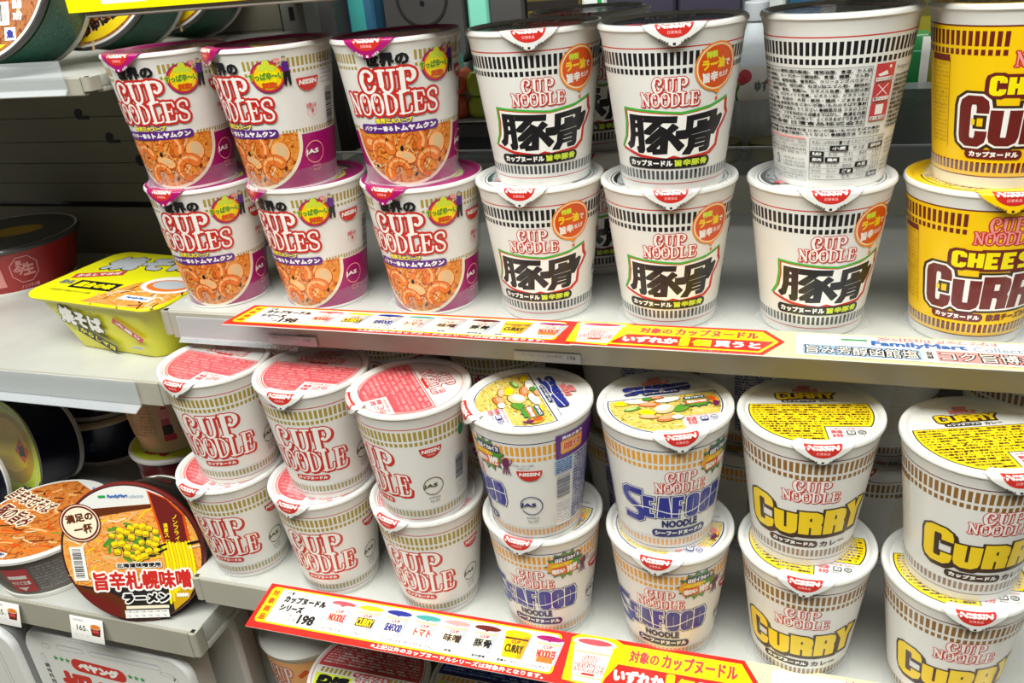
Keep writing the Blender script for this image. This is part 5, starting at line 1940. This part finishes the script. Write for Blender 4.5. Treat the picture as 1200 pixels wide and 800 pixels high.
def art_big(ink, ink2, stripe):
    A = Art()
    R = 55
    A.ring(0, 0, R, R, .7, ink, 72)
    a0 = math.asin(-2 / 53)
    A.poly([(53 * math.cos(a), 53 * math.sin(a)) for a in [a0 + (PI - 2 * a0) * k / 48 for k in range(49)]], ink).up()
    a1 = math.asin(0 / 52)
    A.poly([(51.6 * math.cos(a), 51.6 * math.sin(a)) for a in [.02 + (PI - .04) * k / 48 for k in range(49)]], ink2).up()
    for k in range(15):
        y = 1.5 + k * 3.2
        hw = math.sqrt(50 ** 2 - (y + 2.4) ** 2)
        s = LINES[k % 12]
        A.text(s[:max(8, int(len(s) * hw / 50))], -hw, y + .4, hw, y + 2.7, 'lid_paper' if ink == 'panel_red' else 'sky_ink', .1)
    for k in range(22):
        x = -52 + k * 4.8
        if abs(x) < 50 and not -14 < x < 22:
            A.rect(x, -9.5, x + 2.8, -3.6, stripe)
    A.rrect(-13, -9.2, 25, -3.6, 2.4, ink).up()
    A.at(6, -6.4, 180).text('カップヌードル', -17, -1.8, 17, 1.8, 'white_ink', .2).home()
    A.L -= 1
    A.poly([(-50, -11), (-10, -11), (-12, -26), (-46, -28)], 'lime_ink').up()
    A.at(-29, -18.5, 180).text('BIG', -16, -6, 16, 6, 'black_ink', 1.5).home()
    A.at(18, -22, 180)
    logo(A, 0, 26, 52, -14, -1, 11, .9, 'lid_paper', 'panel_red')
    A.home()
    return A


for x, y, args, lab in ((-357, 514, ('panel_red', 'panel_red', 'gold_ink'), 'big noodle cup with red lid reading BIG upside down, below the lower sign'),
                        (-238, 530, ('navy_ink', 'blue_ink', 'orange_ink'), 'big noodle cup with dark blue lid peeking out below the lower sign')):
    o = empty('big_noodle_cup', (x, y, -736), lab, 'noodle cup', 'big cups under the lower shelf')
    b = MB()
    b.lathe([(44, 1.5), (45, 0), (46, 0), (46.6, 1)] + [(46.6 + 10.4 * v / 112, v) for v in (10, 40, 80, 112)] + [(58.4, 114), (59.3, 116), (59.3, 118.4), (58.2, 120.2), (56.6, 120.8), (55, 120.2)], 'cup_paper', 96)
    s = Art()
    stripes(s, -185, 185, 88, 100, args[2], 5, .6)
    s.rect(-185, 104, 185, 104.8, args[0])
    b.art(s, lambda px, py, off: ((46.6 + 10.4 * py / 112 + off) * math.sin(px / 59), -(46.6 + 10.4 * py / 112 + off) * math.cos(px / 59), py), .1, .05, 4)
    b.build('cup_body', o)
    l = MB()
    l.lathe([(57.4, 120.9), (55.5, 120.6), (.5, 120.6)], 'lid_paper', 96, False, True)
    l.art(art_big(*args), lambda px, py, off: (px, py, 120.6 + off), .1, .05, 999)
    l.build('lid', o)
cb = MB()
cb.cbox(-425, -172, 452, 600, -857, -736, 'sand_ink', 2)
tag(cb.build('carton'), 'plain carton under the two big noodle cups, below the lower sign', 'carton')
cb = MB()
cb.cbox(-532, -436, 548, 646, -857, -806, 'sand_ink', 2)
tag(cb.build('carton'), 'low plain carton under the orange-patterned cup, below the lower sign', 'carton')
o = empty('instant_noodle_cup', (-482, 596, -806), 'white cup with orange pattern and clear film, partly hidden under the lower red strip', 'noodle cup')
for part in (0,):
    b = MB()
    b.lathe([(37, 1.5), (38, 0), (39, .5)] + [(39 + 9 * v / 150, v) for v in (10, 70, 140)] + [(50, 143), (51, 147), (49.5, 149.5), (46, 150), (.5, 150)], 'cup_paper', 96)
    s = Art()
    s.rect(-170, 60, 170, 138, 'shrimp_light').up()
    for k in range(26):
        s.at(-140 + k * 11.5, 70 + (k * 37) % 56, 40).rrect(-7, -3, 7, 3, 2, 'badge_orange')
    s.home().up()
    logo(s, 4, 34, 60, 84, 106, 130, 1.2, 'white_ink', 'logo_red')
    b.art(s, lambda px, py, off: ((39 + 9 * py / 150 + off) * math.sin(px / 48), -(39 + 9 * py / 150 + off) * math.cos(px / 48), py), .1, .05, 4)
    b.build('cup_body', o, rot=(0, 0, -.3))
    b = MB()
    b.lathe([(44, 66), (47, 60), (52, 48), (50, 34), (44, 26)], 'shrink_film', 48, False, False)
    b.build('film', o)
bx = empty('noodle_box', (-455, 770, -857), 'dark box with an orange picture behind the white trays, under the lower shelf end', 'box')
b = MB()
b.cbox(-75, 60, 0, 60, 0, 130, 'mid_grey', 2)
A = Art().rect(-60, 70, 50, 116, 'soup_dark').up().rect(-54, 76, 10, 110, 'maroon_ink').up().text('焼うどん', -48, 82, 36, 104, 'egg_ink', 2.2)
b.art(A, lambda x, y, o: (x, -o, y), .2, .08, 999)
b.build('carton', bx)

# ================================================================ the far side of the shelving, seen through the gaps
fs = MB()
fs.cbox(-520, 390, 890, 1190, -236, -222, 'shelf_under', 1.5)
tag(fs.build('shelf'), 'grey shelf of the next aisle seen behind the upper cups', 'shelf')
zf = -222


def pack(name, label, cat, x0, x1, y0, y1, h, base, art=None, c=3, z=zf):
    o = empty(name, ((x0 + x1) / 2, (y0 + y1) / 2, z), label, cat)
    w_, d_ = (x1 - x0) / 2, (y1 - y0) / 2
    b = MB()
    b.cbox(-w_, w_, -d_, d_, 0, h, base, c)
    if art:
        b.art(art, lambda x, y, off: (x, -d_ - off, y), .15, .08, 999)
    b.build('pack_body', o)
    return o


mat('case_grey', '#403e3d', .55)
mat('bottle_clear', '#d9dfe4', .12, .3)
mat('tin_gold', '#8a7a2a', .25, .3, .6)
mat('purple_box', '#332f40', .45, .2)
mat('blue_pack', '#2d5c78', .35, .3)
mat('green_pack', '#1f7a3f', .4, .2)
mat('mint', '#7fd0b8', .4, .2)
mat('orange_pack', '#e0592a', .4, .2)
mat('lime_pack', '#b5c63e', .4, .2)
mat('black_pack', '#1b1e26', .3, .3)
mat('white_pack', '#dfe3e0', .4, .2)
mat('olive_pack', '#7d7418', .4, .2)

# big grey moulded case with a ring
o = empty('plastic_case', (-430, 1000, zf), 'grey rounded plastic case with a ring on its front, behind the shrimp cups', 'plastic case')
b = MB()
sec = rr(-52, 92, 52, 236, 22, 6)
b.loft([[(x, y, z) for x, z in rr(-50, 94, 50, 234, 21, 6)] if y in (0, 44) else [(x, y, z) for x, z in sec] for y in (44, 41, 3, 0)], 'case_grey')
b.cbox(-50, 50, 2, 42, 0, 96, 'case_grey', 2)
b.build('case_body', o)
b = MB()
ring = [[((r * math.cos(2 * PI * i / 64)), y, 172 + r * math.sin(2 * PI * i / 64)) for i in range(64)] for r, y in ((33, -.1), (33, -1.4), (30, -1.4), (30, -.1))]
b.loft(ring, 'foil_dark', False, False)
b.build('ring', o)
b = MB()
b.loft([[(3 * math.cos(2 * PI * i / 20), y, 166 + 3 * math.sin(2 * PI * i / 20)) for i in range(20)] for y in (-.1, -1.)], 'black_ink')
b.build('button', o)
for x0, x1, y0, h, m, art, lab in (
    (-562, -528, 960, 240, 'case_grey', None, 'dark grey packet left of the blue-green one behind the shrimp cups'),
    (-526, -490, 990, 206, 'blue_pack', Art().rect(-14, 120, 6, 196, 'teal_ink'), 'blue-green packet behind the shrimp cup lids'),
    (-398, -372, 930, 112, 'black_pack', None, 'dark narrow packet standing beside the grey case'),
    (-370, -344, 990, 240, 'mint', None, 'pale mint packet edge right of the grey case'),
    (-342, -300, 985, 232, 'case_grey', None, 'grey packet beside the mint one'),
    (-298, -236, 990, 238, 'olive_pack', Art().rect(-30, 150, 30, 238, 'foil_dark').up().rect(-30, 196, 30, 206, 'panel_red').rect(-30, 160, 30, 180, 'olive_dark'), 'dark packet with a yellow band behind the kanji cups'),
    (-234, -206, 990, 240, 'white_pack', Art().rect(4, 130, 9, 238, 'fm_green'), 'white packet with a green stripe behind the kanji cups'),
    (-204, -130, 990, 240, 'purple_box', Art().text('洗剤', -20, 190, 20, 214, 'steel_blue', 1), 'dark purple box behind the kanji cups'),
    (-128, -60, 990, 240, 'purple_box', Art().text('洗剤', -20, 190, 20, 214, 'steel_blue', 1), 'second dark purple box, right of the first'),
    (-110, -70, 1060, 262, 'green_pack', Art().rect(-16, 200, 16, 250, 'white_ink'), 'green and white packet above the second purple box'),
    (-58, -18, 1060, 268, 'white_pack', Art().rect(-20, 220, 20, 250, 'sky_ink'), 'white and light blue packet behind the middle kanji cup lid'),
    (-16, 36, 1075, 262, 'blue_pack', Art().rect(-26, 200, 26, 256, 'sky_ink').up().rect(10, 200, 26, 256, 'white_ink'), 'light blue packet behind the backwards cup'),
    (38, 112, 1060, 214, 'case_grey', Art().rect(-36, 150, 36, 200, 'mid_grey'), 'grey carton behind the backwards cup'),
    (114, 160, 1010, 190, 'olive_pack', Art().rect(-22, 120, 22, 184, 'olive_dark'), 'olive packet at the gap left of the yellow cup'),
):
    pack('packet', lab, 'packet', x0, x1, y0, y0 + 40, h, m, art)
for x0, x1, y0, z0, h, m, lab in ((-386, -352, 905, -148, 24, 'orange_pack', 'upper orange packet seen between the shrimp and kanji cups'), (-386, -352, 905, -174, 23, 'orange_pack', 'lower orange packet seen between the shrimp and kanji cups'),
                                  (-349, -318, 905, -150, 24, 'lime_pack', 'upper lime packet seen between the shrimp and kanji cups'), (-349, -318, 905, -174, 22, 'lime_pack', 'lower lime packet seen between the shrimp and kanji cups')):
    pack('packet', lab, 'packet', x0, x1, y0, y0 + 40, h, m, None, 5, z0)
pack('black_tray', 'black plastic tray pack with clear top between the shrimp and kanji cups', 'tray pack', -392, -310, 893, 950, 46, 'black_pack', Art().rect(-38, 30, 38, 44, 'mid_grey').rect(-38, 6, 38, 10, 'steel_blue'), 4, zf)
pk = MB()
pk.loft([[(x, y, z) for x, y in rr(-398, 893, -306, 960, 6, 4)] for z in (-176, -175)], 'white_pack')
tag(pk.build('carton'), 'flat white carton under the orange and lime packets', 'carton')

# bottle with a pink flower, gold tins, clear box
o = empty('bottle', (-44, 960, zf), 'clear bottle with a pink flower label between the kanji cup and the backwards cup', 'bottle')
b = MB()
b.lathe([(24, 0), (26, 2), (26.5, 10), (26, 60), (24, 90), (15, 112), (10.5, 122), (10, 130), (.5, 130)], 'bottle_clear', 48)
s = Art()
s.rect(-26, 54, 26, 88, 'white_ink').up().oval(-8, 78, 7, 7, 'pink_red').oval(-11, 74, 5, 5, 'panel_red').stroke(spl([(-14, 70), (-18, 60), (-16, 54)], 4), 3, 'leaf_ink').text('ゆず', 2, 62, 16, 74, 'grey_ink', .6)
b.art(s, lambda px, py, off: ((26.4 + off) * math.sin(px / 26.4), -(26.4 + off) * math.cos(px / 26.4), py), .2, .1, 3)
b.build('bottle_body', o)
b = MB()
b.lathe([(12, 130), (12.4, 131), (12.4, 147), (11.4, 148.4), (.5, 148.4)], 'silver_ink', 32)
b.build('cap', o)
for x, lab in ((-74, 'left low gold and black tin behind the middle kanji cup'), (-22, 'right low gold and black tin beside the backwards cup')):
    o = empty('food_tin', (x, 905, zf), lab, 'tin', 'low tins behind the upper shelf')
    b = MB()
    b.lathe([(22, 0), (23, 1.5), (23, 6), (22.6, 7), (22.6, 13), (23, 14), (23, 18), (22.4, 19), (.5, 19)], 'tin_gold', 48, True, True, ['foil_dark', 'tin_gold', 'foil_dark', 'tin_gold', 'foil_dark', 'tin_gold', 'foil_dark', 'tin_gold'])
    b.build('tin_body', o)
pack('packet', 'green and white packet in the gap left of the yellow cheese cup', 'packet', 78, 124, 960, 1000, 108, 'green_pack', Art().rect(-8, 84, -6.4, 106, 'mint').rect(-22, 92, 22, 93, 'mint').rect(14, 60, 22, 106, 'white_ink'))
o = empty('clear_box', (104, 920, zf), 'clear plastic lidded box in the gap left of the yellow cheese cup', 'plastic box')
b = MB()
b.loft([[(x, y, z) for x, y in rr(-30, -22, 30, 22, 9, 5)] for z in (0, 2)] + [[(x, y, z) for x, y in rr(-32, -24, 32, 24, 10, 5)] for z in (50, 52)] + [[(x, y, 66) for x, y in rr(-26, -18, 26, 18, 8, 5)]], 'smoky_plastic')
b.build('box_body', o)
